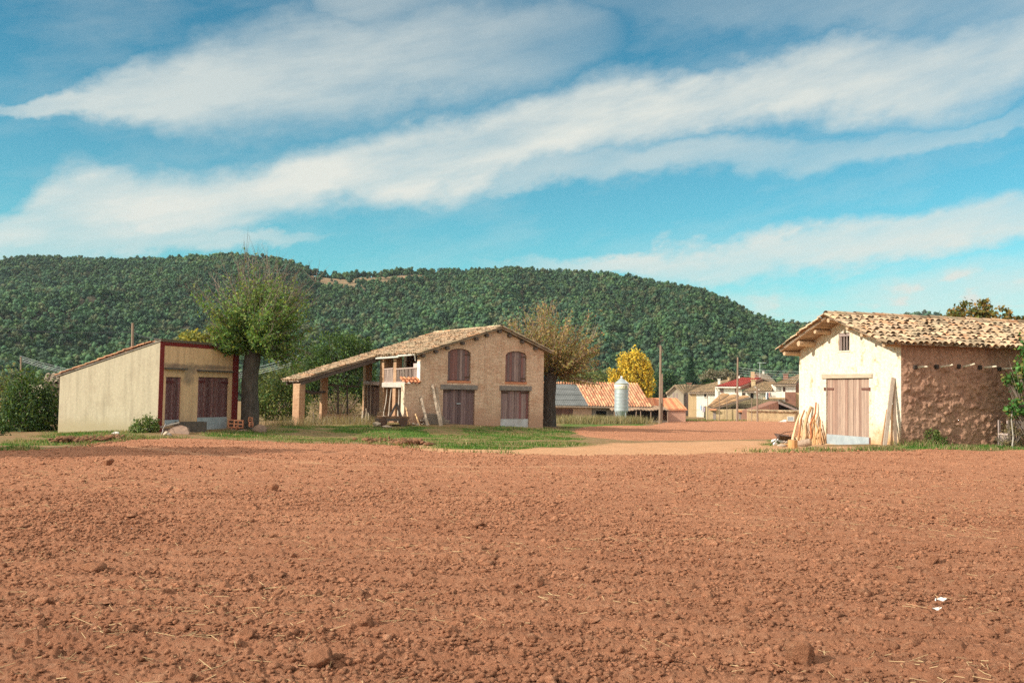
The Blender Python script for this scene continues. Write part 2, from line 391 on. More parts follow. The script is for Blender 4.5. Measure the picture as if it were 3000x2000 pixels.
# small cumulus low over the right-hand hills
n_cu = noise(nt, vec(AZ, EL, 26, 55, 2), 1, 6, .5)
cu = N(nt, 'ShaderNodeMapRange', interpolation_type='SMOOTHSTEP'); nt.links.new(n_cu, cu.inputs[0]); cu.inputs[1].default_value = .5; cu.inputs[2].default_value = .66
lowband = band([(1900, 850, 900, 0), (2200, 850, 930, .35), (2500, 840, 930, .75), (2750, 830, 920, .8), (3000, 830, 930, .8), (3300, 830, 930, .8)])
CU = mathn(nt, 'MULTIPLY', cu.outputs[0], lowband)
up = mathn(nt, 'GREATER_THAN', EL, -.02)
D = mathn(nt, 'MULTIPLY', mathn(nt, 'MULTIPLY', D, .92), up, clamp=True)
eg = N(nt, 'ShaderNodeMapRange', interpolation_type='SMOOTHSTEP'); nt.links.new(EL, eg.inputs[0]); eg.inputs[1].default_value = .10; eg.inputs[2].default_value = .46
base = mixc(nt, 1.0, sky.outputs[0], mixc(nt, eg.outputs[0], SKY_TINT, SKY_TOP), 'MULTIPLY')
col = mixc(nt, D, base, CLOUD)
col = mixc(nt, CU, col, CUMUL)
col = mixc(nt, over.outputs[0], col, OVER_FILL)
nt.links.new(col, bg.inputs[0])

# ------------------------------------------------------------------ zones on the ground
def Gxy(px, py):
    p = G(px, py); return (p.x, p.y)
def inside(poly, x, y):
    poly = np.array(poly); c = np.zeros(x.shape, bool); j = len(poly) - 1
    for i in range(len(poly)):
        xi, yi = poly[i]; xj, yj = poly[j]
        if yi != yj: c ^= ((yi > y) != (yj > y)) & (x < (xj - xi) * (y - yi) / (yj - yi) + xi)
        j = i
    return c
def sdist(poly, x, y):
    """signed distance to a polygon, positive inside"""
    d = np.full(x.shape, 1e9); n = len(poly)
    for i in range(n):
        ax, ay = poly[i]; bx, by = poly[(i + 1) % n]; ex, ey = bx - ax, by - ay
        t = np.clip(((x - ax) * ex + (y - ay) * ey) / (ex * ex + ey * ey + 1e-12), 0, 1)
        d = np.minimum(d, np.hypot(x - ax - t * ex, y - ay - t * ey))
    return np.where(inside(poly, x, y), d, -d)
def sm(v, a, b):
    t = np.clip((v - a) / (b - a), 0, 1); return t * t * (3 - 2 * t)

FIELD = [(-60, 18), (-30, 24), Gxy(0, 1323), Gxy(200, 1310), Gxy(340, 1290), Gxy(450, 1286), Gxy(600, 1286), Gxy(750, 1293), Gxy(900, 1299), Gxy(1100, 1301), Gxy(1180, 1308), Gxy(1250, 1318), Gxy(1330, 1324), Gxy(1500, 1330), Gxy(1700, 1334), Gxy(2000, 1331), Gxy(2200, 1326), Gxy(2400, 1321), Gxy(2550, 1320), Gxy(2700, 1317), Gxy(3000, 1320), (30, 27), (60, 22), (60, -30), (-60, -30)]
FIELD2 = [Gxy(1655, 1262), Gxy(1700, 1250), Gxy(1790, 1246), Gxy(1890, 1247), Gxy(1935, 1236), Gxy(2100, 1232), Gxy(2350, 1231), Gxy(2420, 1240), Gxy(2350, 1286), Gxy(2200, 1287), Gxy(2000, 1290), Gxy(1860, 1291), Gxy(1760, 1283), Gxy(1690, 1275)]
PATH = [Gxy(1130, 1296), Gxy(1300, 1311), Gxy(1500, 1315), Gxy(1700, 1308), Gxy(1800, 1298), Gxy(2000, 1293), Gxy(2200, 1290), Gxy(2330, 1291), Gxy(2420, 1306), Gxy(2560, 1309), Gxy(2560, 1325), Gxy(2400, 1327), Gxy(2000, 1340), Gxy(1700, 1343), Gxy(1400, 1336), Gxy(1200, 1320)]
GRASSES = [
    [Gxy(-100, 1325), Gxy(0, 1300), Gxy(100, 1283), Gxy(150, 1262), Gxy(180, 1258), Gxy(330, 1252), Gxy(450, 1252), Gxy(470, 1283), Gxy(340, 1287), Gxy(200, 1300), Gxy(100, 1312), Gxy(0, 1318)],
    [Gxy(560, 1268), Gxy(640, 1258), Gxy(720, 1256), Gxy(860, 1246), Gxy(1000, 1243), Gxy(1200, 1243), Gxy(1400, 1250), Gxy(1600, 1253), Gxy(1690, 1264), Gxy(1690, 1290), Gxy(1690, 1308), Gxy(1500, 1316), Gxy(1330, 1314), Gxy(1200, 1300), Gxy(1000, 1293), Gxy(850, 1292), Gxy(700, 1286), Gxy(600, 1284)],
    [Gxy(1640, 1242), Gxy(1700, 1238), Gxy(1900, 1236), Gxy(1900, 1244), Gxy(1700, 1252), Gxy(1640, 1256)],
    [Gxy(2560, 1312), Gxy(2700, 1303), Gxy(2850, 1300), Gxy(3000, 1298), Gxy(3300, 1296), Gxy(3300, 1322), Gxy(3000, 1319), Gxy(2800, 1316), Gxy(2600, 1320)],
    [Gxy(2230, 1300), Gxy(2260, 1288), Gxy(2310, 1290), Gxy(2320, 1302), Gxy(2260, 1308)],
    [Gxy(1900, 1236), Gxy(2000, 1229), Gxy(2200, 1226), Gxy(2350, 1226), Gxy(2350, 1231), Gxy(2100, 1232)],
]
def grass_mask(x, y):
    w = (fbm(x * .9, y * .9, 4, 5) - .5) * 2.2
    g = np.zeros(x.shape)
    for i, p in enumerate(GRASSES): g = np.maximum(g, sm(sdist(p, x, y) + w * (1 if i < 2 else .4), -.3, .5))
    worn = sm(fbm(x * .35 + 3, y * .8, 4, 9), .52, .66)          # trodden strips
    return g * (1 - .88 * worn)
def path_mask(x, y):
    w = (fbm(x * .6, y * .6, 4, 15) - .5) * 1.6
    return sm(sdist(PATH, x, y) + w, -.4, .6)

def polar(rs, az):
    R, A = np.meshgrid(rs, az, indexing='ij'); return R * np.sin(A), R * np.cos(A)
def grid_faces(nr, nc, wrap=False):
    i = np.arange(nr - 1)[:, None]; j = np.arange(nc if wrap else nc - 1)[None, :]; j2 = (j + 1) % nc
    return np.stack([i * nc + j, i * nc + j2, (i + 1) * nc + j2, (i + 1) * nc + j], -1).reshape(-1, 4)
def geo(a, b, k): return a * np.exp(np.arange(int(math.log(b / a) / k) + 1) * k)
AZF = np.concatenate([np.linspace(-.56, .56, 800)])
AZC = np.linspace(.56, 2 * math.pi - .56, 60)[1:-1]
AZALL = np.concatenate([AZF, AZC])

def ground_z(x, y):
    z = zt(x, y)
    dig = np.maximum(sm(sdist(FIELD, x, y), -.02, 1.0), sm(sdist(FIELD2, x, y), -.02, 1.2))
    return z - .16 * dig + (fbm(x * 1.3, y * 1.3, 4, 31) - .5) * .05 * sm(np.hypot(x, y), 20, 26)

# soil / ground materials
def soil_mat(name, use=False):
    m, nt, b, _ = _nt(name); v = mapped(nt)
    c = ramp(nt, noise(nt, v, .55, 8, .6), [(.3, SOIL_A), (.7, SOIL_B)])
    c = mixc(nt, ramp(nt, noise(nt, v, 14, 8, .75), [(.5, (0, 0, 0)), (.75, (.55,) * 3)]), c, SOIL_C)
    c = mixc(nt, 1.0, c, ramp(nt, noise(nt, v, 5, 8, .7), [(.25, (.72,) * 3), (.7, (1.1,) * 3)]), 'MULTIPLY')
    if use: c = mixc(nt, 1.0, c, attr(nt), 'MULTIPLY')
    else: c = mixc(nt, mathn(nt, 'MULTIPLY', attr(nt, 'track', 'Fac'), .45), c, (.62, .35, .20))
    nt.links.new(c, b.inputs['Base Color']); b.inputs['Roughness'].default_value = 1; b.inputs['Specular IOR Level'].default_value = .05
    h = mathn(nt, 'ADD', noise(nt, v, 22, 10, .75), mathn(nt, 'MULTIPLY', noise(nt, v, 70, 6, .7), .35))
    bump(nt, b, h, 1.0, .08)
    return m
M['soil'] = soil_mat('red_soil'); M['clod'] = soil_mat('red_clod', True)
def ground_mat():
    m, nt, b, _ = _nt('ground_earth'); v = mapped(nt)
    c = ramp(nt, noise(nt, v, .5, 8, .65), [(.3, (.24, .13, .07)), (.7, (.30, .19, .11))])
    c = mixc(nt, ramp(nt, noise(nt, v, 2.3, 8, .7), [(.45, (0, 0, 0)), (.62, (.8,) * 3)]), c, (.13, .14, .045))
    p = ramp(nt, noise(nt, v, .8, 7, .6), [(.3, (.52, .30, .17)), (.7, (.45, .24, .125))])
    c = mixc(nt, attr(nt, 'path', 'Fac'), c, p)
    g = ramp(nt, noise(nt, v, 1.1, 8, .65), [(.3, (.05, .115, .018)), (.55, (.085, .16, .028)), (.75, (.20, .17, .07))])
    c = mixc(nt, attr(nt, 'grass', 'Fac'), c, g)
    c = mixc(nt, 1.0, c, ramp(nt, noise(nt, v, 7, 8, .7), [(.25, (.7,) * 3), (.7, (1.1,) * 3)]), 'MULTIPLY')
    nt.links.new(c, b.inputs['Base Color']); b.inputs['Roughness'].default_value = 1; b.inputs['Specular IOR Level'].default_value = .05
    bump(nt, b, noise(nt, v, 9, 10, .7), .8, .06)
    return m
def build_ground():
    rs = np.concatenate([[.02, .5, 1.5, 3, 6, 10, 15, 20, 23], geo(25, 80, .0042), geo(82, 420, .02), geo(440, 1990, .12)])
    X, Y = polar(rs, AZALL); Z = ground_z(X, Y)
    V = np.stack([X, Y, Z], -1).reshape(-1, 3)
    o = np_mesh('ground', V, [grid_faces(len(rs), len(AZALL), True)], ground_mat(), smooth=True,
                attrs={'grass': grass_mask(X, Y).ravel(), 'path': path_mask(X, Y).ravel()})
    tag(o, kind='structure')
build_ground()

def crumbs(x, y, cell, s, rmin, rmax, fill=.8):
    """rounded clods of mixed size, one candidate per cell: height field of the highest one"""
    x = x / cell; y = y / cell; ix = np.floor(x).astype(np.int64); iy = np.floor(y).astype(np.int64); h = np.zeros(x.shape)
    for di in (-1, 0, 1):
        for dj in (-1, 0, 1):
            cx, cy = ix + di, iy + dj
            a = _hash(cx, cy, s); b = _hash(cx, cy, s + 1); c = _hash(cx, cy, s + 2); d = _hash(cx, cy, s + 3)
            r = rmin + (rmax - rmin) * c * c; dx = x - cx - a; dy = y - cy - b
            q = d * 6.28; u = (dx * np.cos(q) + dy * np.sin(q)) * (1 + .35 * c); v = (dy * np.cos(q) - dx * np.sin(q)) * (1.25 - .3 * a)
            m = np.maximum(np.abs(u), np.abs(v)) * .45 + np.hypot(u, v) * .6
            k = np.clip(1 - (m / r) ** 2, 0, 1)
            h = np.maximum(h, np.sqrt(k) * r * (d < fill) * (.45 + .6 * b))
    return h * cell
def clod_h(x, y, fur=1.0):
    wx = x + (fbm(x * 17, y * 17, 3, 41, .6) - .5) * .075; wy = y + (fbm(x * 17, y * 17, 3, 44, .6) - .5) * .075
    big = fbm(x * .55, y * .55, 3, 50) - .5
    bend = y * .97 + .16 * x + .009 * x * x + 1.0 * fbm(x * .12, y * .12, 2, 66)
    rows = np.sin(2 * math.pi * bend / .62); wheel = np.exp(-((bend * .37) % 1.0 - .5) ** 2 / .006)
    patch = sm(fbm(x * .33, y * .55, 3, 71), .32, .62); p2 = .35 + .65 * patch
    c = np.maximum(crumbs(wx, wy, .11, 301, .10, .36, .5), crumbs(wx, wy, .22, 311, .08, .30, .30) * p2)
    c = np.maximum(c, crumbs(wx, wy, .05, 331, .2, .62, .6))
    tr = track(x, y)
    return .05 * big + c * (1.0 - .55 * wheel * fur) * (1 - .8 * tr) + fur * (.016 * rows - .02 * wheel) * (1 - tr) - .02 * tr + (fbm(x * 30, y * 30, 2, 61) - .5) * .016
TRACK = [Gxy(360, 1308), Gxy(480, 1318), Gxy(620, 1334), Gxy(760, 1347), Gxy(900, 1358), Gxy(1100, 1366), Gxy(1400, 1370), Gxy(1700, 1368)]
def track(x, y):
    d = np.full(x.shape, 1e9)
    for (ax, ay), (bx, by) in zip(TRACK, TRACK[1:]):
        ex, ey = bx - ax, by - ay; t = np.clip(((x - ax) * ex + (y - ay) * ey) / (ex * ex + ey * ey), 0, 1); d = np.minimum(d, np.hypot(x - ax - t * ex, y - ay - t * ey))
    return sm(-d + (fbm(x * 2, y * 2, 3, 87) - .5) * .35, -.42, -.10) * .9
def build_field(name, poly, rs, az, wrap, soft=.5):
    X, Y = polar(rs, az); x = X.ravel(); y = Y.ravel()
    sd = sdist(poly, x, y) + (fbm(x * 1.1, y * 1.1, 4, 77) - .5) * .9
    e = sm(sd, 0, soft)
    z = zt(x, y) - .10 * (1 - e) + e * (.02 + clod_h(x, y))
    f = grid_faces(len(rs), len(az), wrap)
    f = f[(sd[f] > -.12).any(1)]
    used = np.zeros(len(x), bool); used[f.ravel()] = True
    idx = np.cumsum(used) - 1
    o = np_mesh(name, np.stack([x, y, z], -1)[used], [idx[f]], M['soil'], smooth=True, attrs={'track': track(x[used], y[used])})
    tag(o, kind='structure')
build_field('ploughed_field', FIELD, np.concatenate([[.03, .6, 1.2, 2, 3, 3.8], geo(4.3, 50, .0030), geo(50.2, 90, .05)]), AZALL, True)
build_field('ploughed_field', FIELD2, geo(33, 185, .0042), np.linspace(.02, .36, 360), False, .8)
# ------------------------------------------------------------------ clods, straw, grass
ICO_V = None
def ico(sub=0):
    import bmesh
    bm = bmesh.new(); bmesh.ops.create_icosphere(bm, subdivisions=sub + 1, radius=1)
    bm.verts.ensure_lookup_table(); v = np.array([p.co[:] for p in bm.verts]); f = np.array([[q.index for q in t.verts] for t in bm.faces]); bm.free()
    return v, f
ICO1, ICO2, ICO3 = ico(0), ico(1), ico(2)
def angular(v, rg, k=7, amt=.42):
    """chip a sphere with random planes so that it breaks like dry earth"""
    v = v.copy()
    for _ in range(k):
        n = rg.normal(size=3); n /= np.linalg.norm(n); d = v @ n; lim = 1 - amt * rg.random() - .15; v -= np.maximum(d - lim, 0)[:, None] * n
    return v * (1 + rg.normal(size=(len(v), 1)) * .05)
def lumps(xy, z, r, tmpl, flat=.62, rough=.3, rg=rng):
    v, f = tmpl; n = len(xy); k = len(v)
    s = r[:, None, None] * (1 + rg.normal(size=(n, k, 1)) * rough * (.6 if k < 20 else .22)) * (1 + rg.normal(size=(n, 1, 3)) * .25)
    a = rg.uniform(0, 6.28, n); c, sn = np.cos(a), np.sin(a)
    p = (np.stack([angular(v, rg) for _ in range(12)])[rg.integers(0, 12, n)] if k > 20 else v[None]) * s; x = p[..., 0] * c[:, None] - p[..., 1] * sn[:, None]; y = p[..., 0] * sn[:, None] + p[..., 1] * c[:, None]
    V = np.stack([x + xy[:, 0:1], y + xy[:, 1:2], p[..., 2] * flat + z[:, None]], -1).reshape(-1, 3)
    Fc = (f[None] + (np.arange(n) * k)[:, None, None]).reshape(-1, 3)
    return V, Fc
def wedge(n, d0, d1, pw=1.0, rg=rng, half=.55):
    r = (d0 ** pw + rg.random(n) * (d1 ** pw - d0 ** pw)) ** (1 / pw); a = rg.uniform(-half, half, n)
    return np.stack([r * np.sin(a), r * np.cos(a)], 1)
def scatter_clods():
    Vs, Fs, b = [], [], 0
    for n, d0, d1, pw, smin, smax, tm in ((80000, 4.2, 17, 1.5, .007, .024, ICO1), (7000, 4.2, 26, 1.5, .018, .042, ICO1), (60000, 12, 50, 1.8, .012, .038, ICO1), (750, 4.4, 32, 1.35, .032, .072, ICO3), (44, 4.8, 22, 1.2, .06, .095, ICO3)):
        xy = wedge(n, d0, d1, pw)
        keep = sdist(FIELD, xy[:, 0], xy[:, 1]) > .1
        keep &= track(xy[:, 0], xy[:, 1]) < rng.random(n) * .6 + .1
        keep &= fbm(xy[:, 0] * .35, xy[:, 1] * .5, 3, 81) + rng.random(n) * .5 > .52
        xy = xy[keep]; r = smin * (smax / smin) ** (rng.random(len(xy)) ** 1.7)
        z = zt(xy[:, 0], xy[:, 1]) + .02 + clod_h(xy[:, 0], xy[:, 1]) * .6 + r * .2
        V, f = lumps(xy, z, r, tm); Vs.append(V); Fs.append(f + b); b += len(V)
    V = np.concatenate(Vs); f = np.concatenate(Fs)
    ks = np.repeat(rng.uniform(.78, 1.35, len(f) // 20 + 1), 20)[:len(f), None] * np.array([[1, 1, 1]])
    tag(np_mesh('soil_clods', V, [f], M['clod'], cols=ks), kind='stuff')
scatter_clods()
def scatter_straw():
    n = 6500; xy = wedge(n, 4.3, 24, 1.35)
    band = fbm(xy[:, 0] * .45, xy[:, 1] * 1.1, 3, 91) > .46
    xy = xy[(sdist(FIELD, xy[:, 0], xy[:, 1]) > .2) & band]; n = len(xy)
    z = zt(xy[:, 0], xy[:, 1]) + .032 + clod_h(xy[:, 0], xy[:, 1])
    a = rng.uniform(0, 6.28, n); L = .012 + .075 * rng.random(n) ** 2; w = rng.uniform(.0012, .0030, n); dz = rng.normal(size=n) * .012
    d = np.stack([np.cos(a), np.sin(a), dz / L], 1) * L[:, None]; q = np.stack([-np.sin(a), np.cos(a), a * 0], 1) * w[:, None]; u = np.array([[0, 0, .004]])
    c = np.stack([xy[:, 0], xy[:, 1], z], 1)
    bnd = rng.normal(size=(n, 3)) * L[:, None] * .4 * np.array([[1, 1, .25]])
    V = np.stack([c - d - q, c - d + q, c + d + q + bnd, c + d - q + bnd, c - d + u, c + d + u + bnd], 1).reshape(-1, 3)
    b = (np.arange(n) * 6)[:, None]
    f = np.concatenate([b + np.array([[0, 3, 5, 4]]), b + np.array([[1, 4, 5, 2]]), b + np.array([[0, 1, 2, 3]])])
    tag(np_mesh('straw', V, [f], mat('dry_straw', (.52, .37, .20), (.36, .23, .12), 3, .9, 0)), kind='stuff')
scatter_straw()

def blades(xy, z, h, w, lean=.5, rg=rng):
    n = len(xy); a = rg.uniform(0, 6.28, n); q = np.stack([np.cos(a), np.sin(a), a * 0], 1) * w[:, None]
    b = rg.uniform(0, 6.28, n); t = np.stack([np.cos(b) * lean * h * rg.random(n), np.sin(b) * lean * h * rg.random(n), h], 1)
    c = np.stack([xy[:, 0], xy[:, 1], z], 1)
    V = np.stack([c - q, c + q, c + q * .7 + t * .55, c - q * .7 + t * .55, c + t], 1).reshape(-1, 3)
    i = (np.arange(n) * 5)[:, None]
    return V, i + np.array([[0, 1, 2, 3]]), i + np.array([[3, 2, 4]])
GREEN = [(.05, .13, .018), (.07, .16, .022), (.10, .18, .03), (.16, .20, .05), (.035, .09, .015)]
DRY = [(.30, .23, .11), (.24, .18, .09), (.36, .28, .15), (.20, .17, .07)]
def grow_grass():
    # candidates over the yard, kept where the turf is
    n = 330000
    x = rng.uniform(-30, 26, n); y = rng.uniform(24, 62, n)
    g = grass_mask(x, y)
    fld = sdist(FIELD, x, y)
    keep = (g * 1.1 > rng.random(n)) & (fld < .05) & (np.abs(x / y) < .6)
    x, y, g = x[keep], y[keep], g[keep]
    n = len(x); h = (.03 + .08 * fbm(x * 1.2, y * 1.2, 3, 101)) * rng.uniform(.6, 1.5, n) * (.5 + .5 * g)
    V, q, t = blades(np.stack([x, y], 1), ground_z(x, y) - .01, h, rng.uniform(.008, .016, n))
    dry = fbm(x * .7, y * .9, 3, 103) + rng.normal(size=n) * .07 > .51
    c = palette(n, GREEN); c[dry] = palette(int(dry.sum()), DRY)
    tag(np_mesh('grass', V, [q, t], M['leaf'], cols=np.concatenate([c, c])), kind='stuff')
    # fringe of weeds along the field's edge and the far headland
    pts = []
    for pa, pb, k, hw in ((FIELD[2], FIELD[5], 5000, .5), (FIELD[9], FIELD[13], 900, .25), (FIELD[16], FIELD[20], 2600, .35), (FIELD[5], FIELD[9], 1400, .3)):
        t_ = rng.random(k)
        i0 = FIELD.index(pa); i1 = FIELD.index(pb); seg = np.array(FIELD[i0:i1 + 1]); s = t_ * (len(seg) - 1); j = np.minimum(s.astype(int), len(seg) - 2)
        q_ = seg[j] + (seg[j + 1] - seg[j]) * (s - j)[:, None] + rng.normal(size=(k, 2)) * hw
        m_ = fbm(q_[:, 0] * .8, q_[:, 1] * .8, 3, 107) > .5
        pts.append(q_[m_])
    p = np.concatenate(pts); n = len(p)
    V, q, t = blades(p, ground_z(p[:, 0], p[:, 1]) + .01, rng.uniform(.05, .16, n), rng.uniform(.007, .014, n), 1.0)
    c = palette(n, GREEN + DRY + DRY)
    tag(np_mesh('weeds', V, [q, t], M['leaf'], cols=np.concatenate([c, c])), kind='stuff')
grow_grass()
def weed_patch(name, pts, spread, n, h0, h1, cols, w=.012, lean=.6, stuff=True, parent=None):
    k = len(pts); i = rng.integers(0, k, n)
    xy = np.array([p[:2] for p in pts])[i] + rng.normal(size=(n, 2)) * spread
    V, q, t = blades(xy, ground_z(xy[:, 0], xy[:, 1]), rng.uniform(h0, h1, n), np.full(n, w), lean)
    c = palette(n, cols)
    o = np_mesh(name, V, [q, t], M['leaf'], cols=np.concatenate([c, c]), parent=parent)
    if stuff: tag(o, kind='stuff')
    return o
weed_patch('dry_weeds', [G(px, 1241) for px in range(1650, 1880, 12)], .9, 4200, .3, 1.1, DRY + [(.16, .16, .06), (.26, .22, .13)], .025)
weed_patch('dry_weeds', [G(px, 1233) for px in range(1950, 2330, 14)], .8, 2600, .15, .5, DRY + GREEN, .03)
weed_patch('dry_weeds', [G(px, py) for px, py in ((940, 1241), (970, 1242), (1000, 1242), (1030, 1241), (900, 1246), (1050, 1240), (820, 1247), (840, 1246), (1075, 1243))], .45, 1700, .15, .65, DRY + [(.17, .15, .09), (.30, .25, .19)], .008, .9)
weed_patch('dry_weeds', [G(px, py) for px, py in ((2680, 1306), (2720, 1304), (2760, 1302), (2800, 1302), (2850, 1300), (2900, 1299), (2950, 1298), (3000, 1297))], .3, 2200, .08, .26, DRY + GREEN, .008, .9)

# turned-up clumps of sod along the field's edge
M['soil_dark'] = mat('damp_soil', (.24, .115, .062), (.16, .08, .045), 5, 1, .8, 22, .04)
def sod(name, label, pts, n, r0, r1):
    root = thing(name, label, 'soil heap', tuple(G(*pts[0])))
    i = rng.integers(0, len(pts), n); W_ = np.array([G(*p)[:2] for p in pts])[i] + rng.normal(size=(n, 2)) * .22
    r = rng.uniform(r0, r1, n); z = zt(W_[:, 0], W_[:, 1]) + r * .3 + rng.random(n) * .10
    V, f = lumps(W_ - np.array(root.location[:2]), z - root.location.z, r, ICO2)
    tag(np_mesh('clods', V, [f], M['soil_dark'], root), kind='stuff')
    V, q, t = blades(W_ - np.array(root.location[:2]), z - root.location.z, rng.uniform(.08, .22, n), np.full(n, .01), 1.4)
    c = palette(n, DRY + GREEN[:2]); tag(np_mesh('weeds', V, [q, t], M['leaf'], root, cols=np.concatenate([c, c])), kind='stuff')
sod('sod_heap', 'dark heap of turned-up sods near the grass edge, in front of the timber trailer', [(1195, 1300), (1205, 1302), (1215, 1304), (1180, 1304)], 90, .06, .14)
sod('sod_heap', 'low ragged heap of sods, between the brick pier and the timber trailer', [(1085, 1296), (1100, 1290), (1115, 1296), (1130, 1300)], 70, .05, .12)
sod('sod_heap', 'brown mound of earth and roots on the grass below the plain shed side wall', [(190, 1296), (215, 1294), (240, 1296), (270, 1292), (300, 1290), (330, 1288)], 200, .05, .13)

# ------------------------------------------------------------------ hills
RIDGE = [(-900, 770), (-500, 760), (0, 752), (50, 747), (100, 742), (250, 748), (350, 752), (450, 754), (560, 746), (640, 744), (700, 742), (760, 747), (830, 754), (880, 768), (910, 784), (950, 792), (1000, 797), (1030, 795), (1060, 790), (1100, 788), (1200, 780), (1300, 782), (1400, 786), (1470, 778), (1550, 780), (1650, 784), (1750, 790), (1850, 803), (1950, 818), (2050, 838), (2100, 856), (2150, 881), (2200, 907), (2250, 928), (2300, 938), (2400, 944), (2600, 948), (2800, 975), (3000, 1010), (3400, 1060), (3900, 1100)]
HR = np.array([(lambda a: (a[0], math.tan(a[1])))(angs(px, py + 3)) for px, py in RIDGE])
HAZ = np.linspace(HR[0, 0], HR[-1, 0], 420)
def ridge_el(a): return np.interp(a, HR[:, 0], HR[:, 1])
def ridge_r(a): return 770 - 150 * np.sin((a + .1) * 5.0) * .5 + 60 * np.sin(a * 13 + 1)
R_FOOT = 330.
def hill_z(r, a):
    rr = ridge_r(a); zr = 1.7 + ridge_el(a) * rr - 5.0
    t = (r - R_FOOT) / (rr - R_FOOT); tc_ = np.clip(t, 0, 1)
    prof = tc_ ** 1.12
    x, y = r * np.sin(a), r * np.cos(a)
    gul = np.abs(fbm(x * .0075, y * .0035, 4, 121) - .5) * 2
    z = -4 + (zr + 4) * prof + (gul - .28) * 34 * np.clip(tc_ * (1 - tc_) * 4, 0, 1) * np.clip((zr + 4) / 80, .15, 1)
    return np.where(t > 1, zr - (t - 1) * 90, z)
def hill_mat():
    m, nt, b, _ = _nt('hill_scrub'); v = mapped(nt)
    c = ramp(nt, noise(nt, v, .03, 8, .7), [(.35, (.12, .095, .065)), (.65, (.07, .075, .04))])
    c = mixc(nt, ramp(nt, noise(nt, v, .25, 6, .7), [(.5, (0, 0, 0)), (.65, (1, 1, 1))]), c, (.05, .065, .03))
    nt.links.new(c, b.inputs['Base Color']); b.inputs['Roughness'].default_value = 1
    bump(nt, b, noise(nt, v, .4, 6, .7), 1, 1.5); return m
def build_hills():
    rs = np.concatenate([np.linspace(R_FOOT, 1000, 110), np.linspace(1030, 1500, 8)])
    R, A = np.meshgrid(rs, HAZ, indexing='ij'); Zz = hill_z(R, A)
    V = np.stack([R * np.sin(A), R * np.cos(A), Zz], -1).reshape(-1, 3)
    tag(np_mesh('hills', V, [grid_faces(len(rs), len(HAZ))], hill_mat(), smooth=True), kind='structure')
build_hills()
# the low far hill behind the right-hand barn
FR = np.array([(lambda a: (a[0], math.tan(a[1])))(angs(px, py)) for px, py in ((2000, 985), (2300, 950), (2480, 948), (2580, 938), (2620, 929), (2680, 922), (2720, 919), (2760, 926), (2790, 938), (2830, 960), (2950, 975), (3200, 980), (3600, 990))])
FAZ = np.linspace(FR[0, 0], FR[-1, 0], 120)
def far_z(r, a):
    zr = 1.7 + np.interp(a, FR[:, 0], FR[:, 1]) * 1500 - 5
    t = np.clip((r - 1050) / 450, 0, 1); return np.where(r > 1500, zr - (r - 1500) * .3, -4 + (zr + 4) * t)
rs = np.linspace(1050, 1800, 40); R, A = np.meshgrid(rs, FAZ, indexing='ij')
tag(np_mesh('far_hill', np.stack([R * np.sin(A), R * np.cos(A), far_z(R, A)], -1).reshape(-1, 3), [grid_faces(40, 120)], bpy.data.materials['hill_scrub'], smooth=True), kind='structure')

# bare terraced clearing high on the ridge
def clear_mask(px, t): return 0
CLR = [angs(px, 800)[0] for px in (905, 1240)]
def clearing(a, r):
    u = (a - CLR[0]) / (CLR[1] - CLR[0]); rr = ridge_r(a); t = (r - R_FOOT) / (rr - R_FOOT)
    top = .99 - .03 * np.clip(u, 0, 1); bot = .845 + .06 * np.abs(u - .40) * 1.6
    w = (fbm(a * 90, t * 40, 3, 131) - .5) * .03
    return (u > -.02) & (u < 1.02) & (t > bot + w) & (t < top + w * .4)
def build_clearing():
    a = np.linspace(CLR[0] - .01, CLR[1] + .01, 150); rs = np.linspace(640, 900, 150)
    R, A = np.meshgrid(rs, a, indexing='ij'); t = (R - R_FOOT) / (ridge_r(A) - R_FOOT)
    k = t * 44; step = (np.floor(k) + sm(k - np.floor(k), .55, 1)) / 44
    z = hill_z(R, A) + .9 + (step - t) * 90
    ok = clearing(A, R).ravel(); f = grid_faces(150, 150); f = f[ok[f].all(1)]
    u = np.zeros(len(ok), bool); u[f.ravel()] = True; idx = np.cumsum(u) - 1
    V = np.stack([R * np.sin(A), R * np.cos(A), z], -1).reshape(-1, 3)
    m, nt, b, _ = _nt('terrace_earth'); v = mapped(nt, (1, 1, 6))
    c = ramp(nt, noise(nt, v, .06, 7, .7), [(.35, (.30, .19, .11)), (.55, (.19, .135, .075)), (.68, (.08, .08, .04))])
    nt.links.new(c, b.inputs['Base Color']); b.inputs['Roughness'].default_value = 1
    tag(np_mesh('terraced_clearing', V[u], [idx[f]], m), kind='structure')
build_clearing()

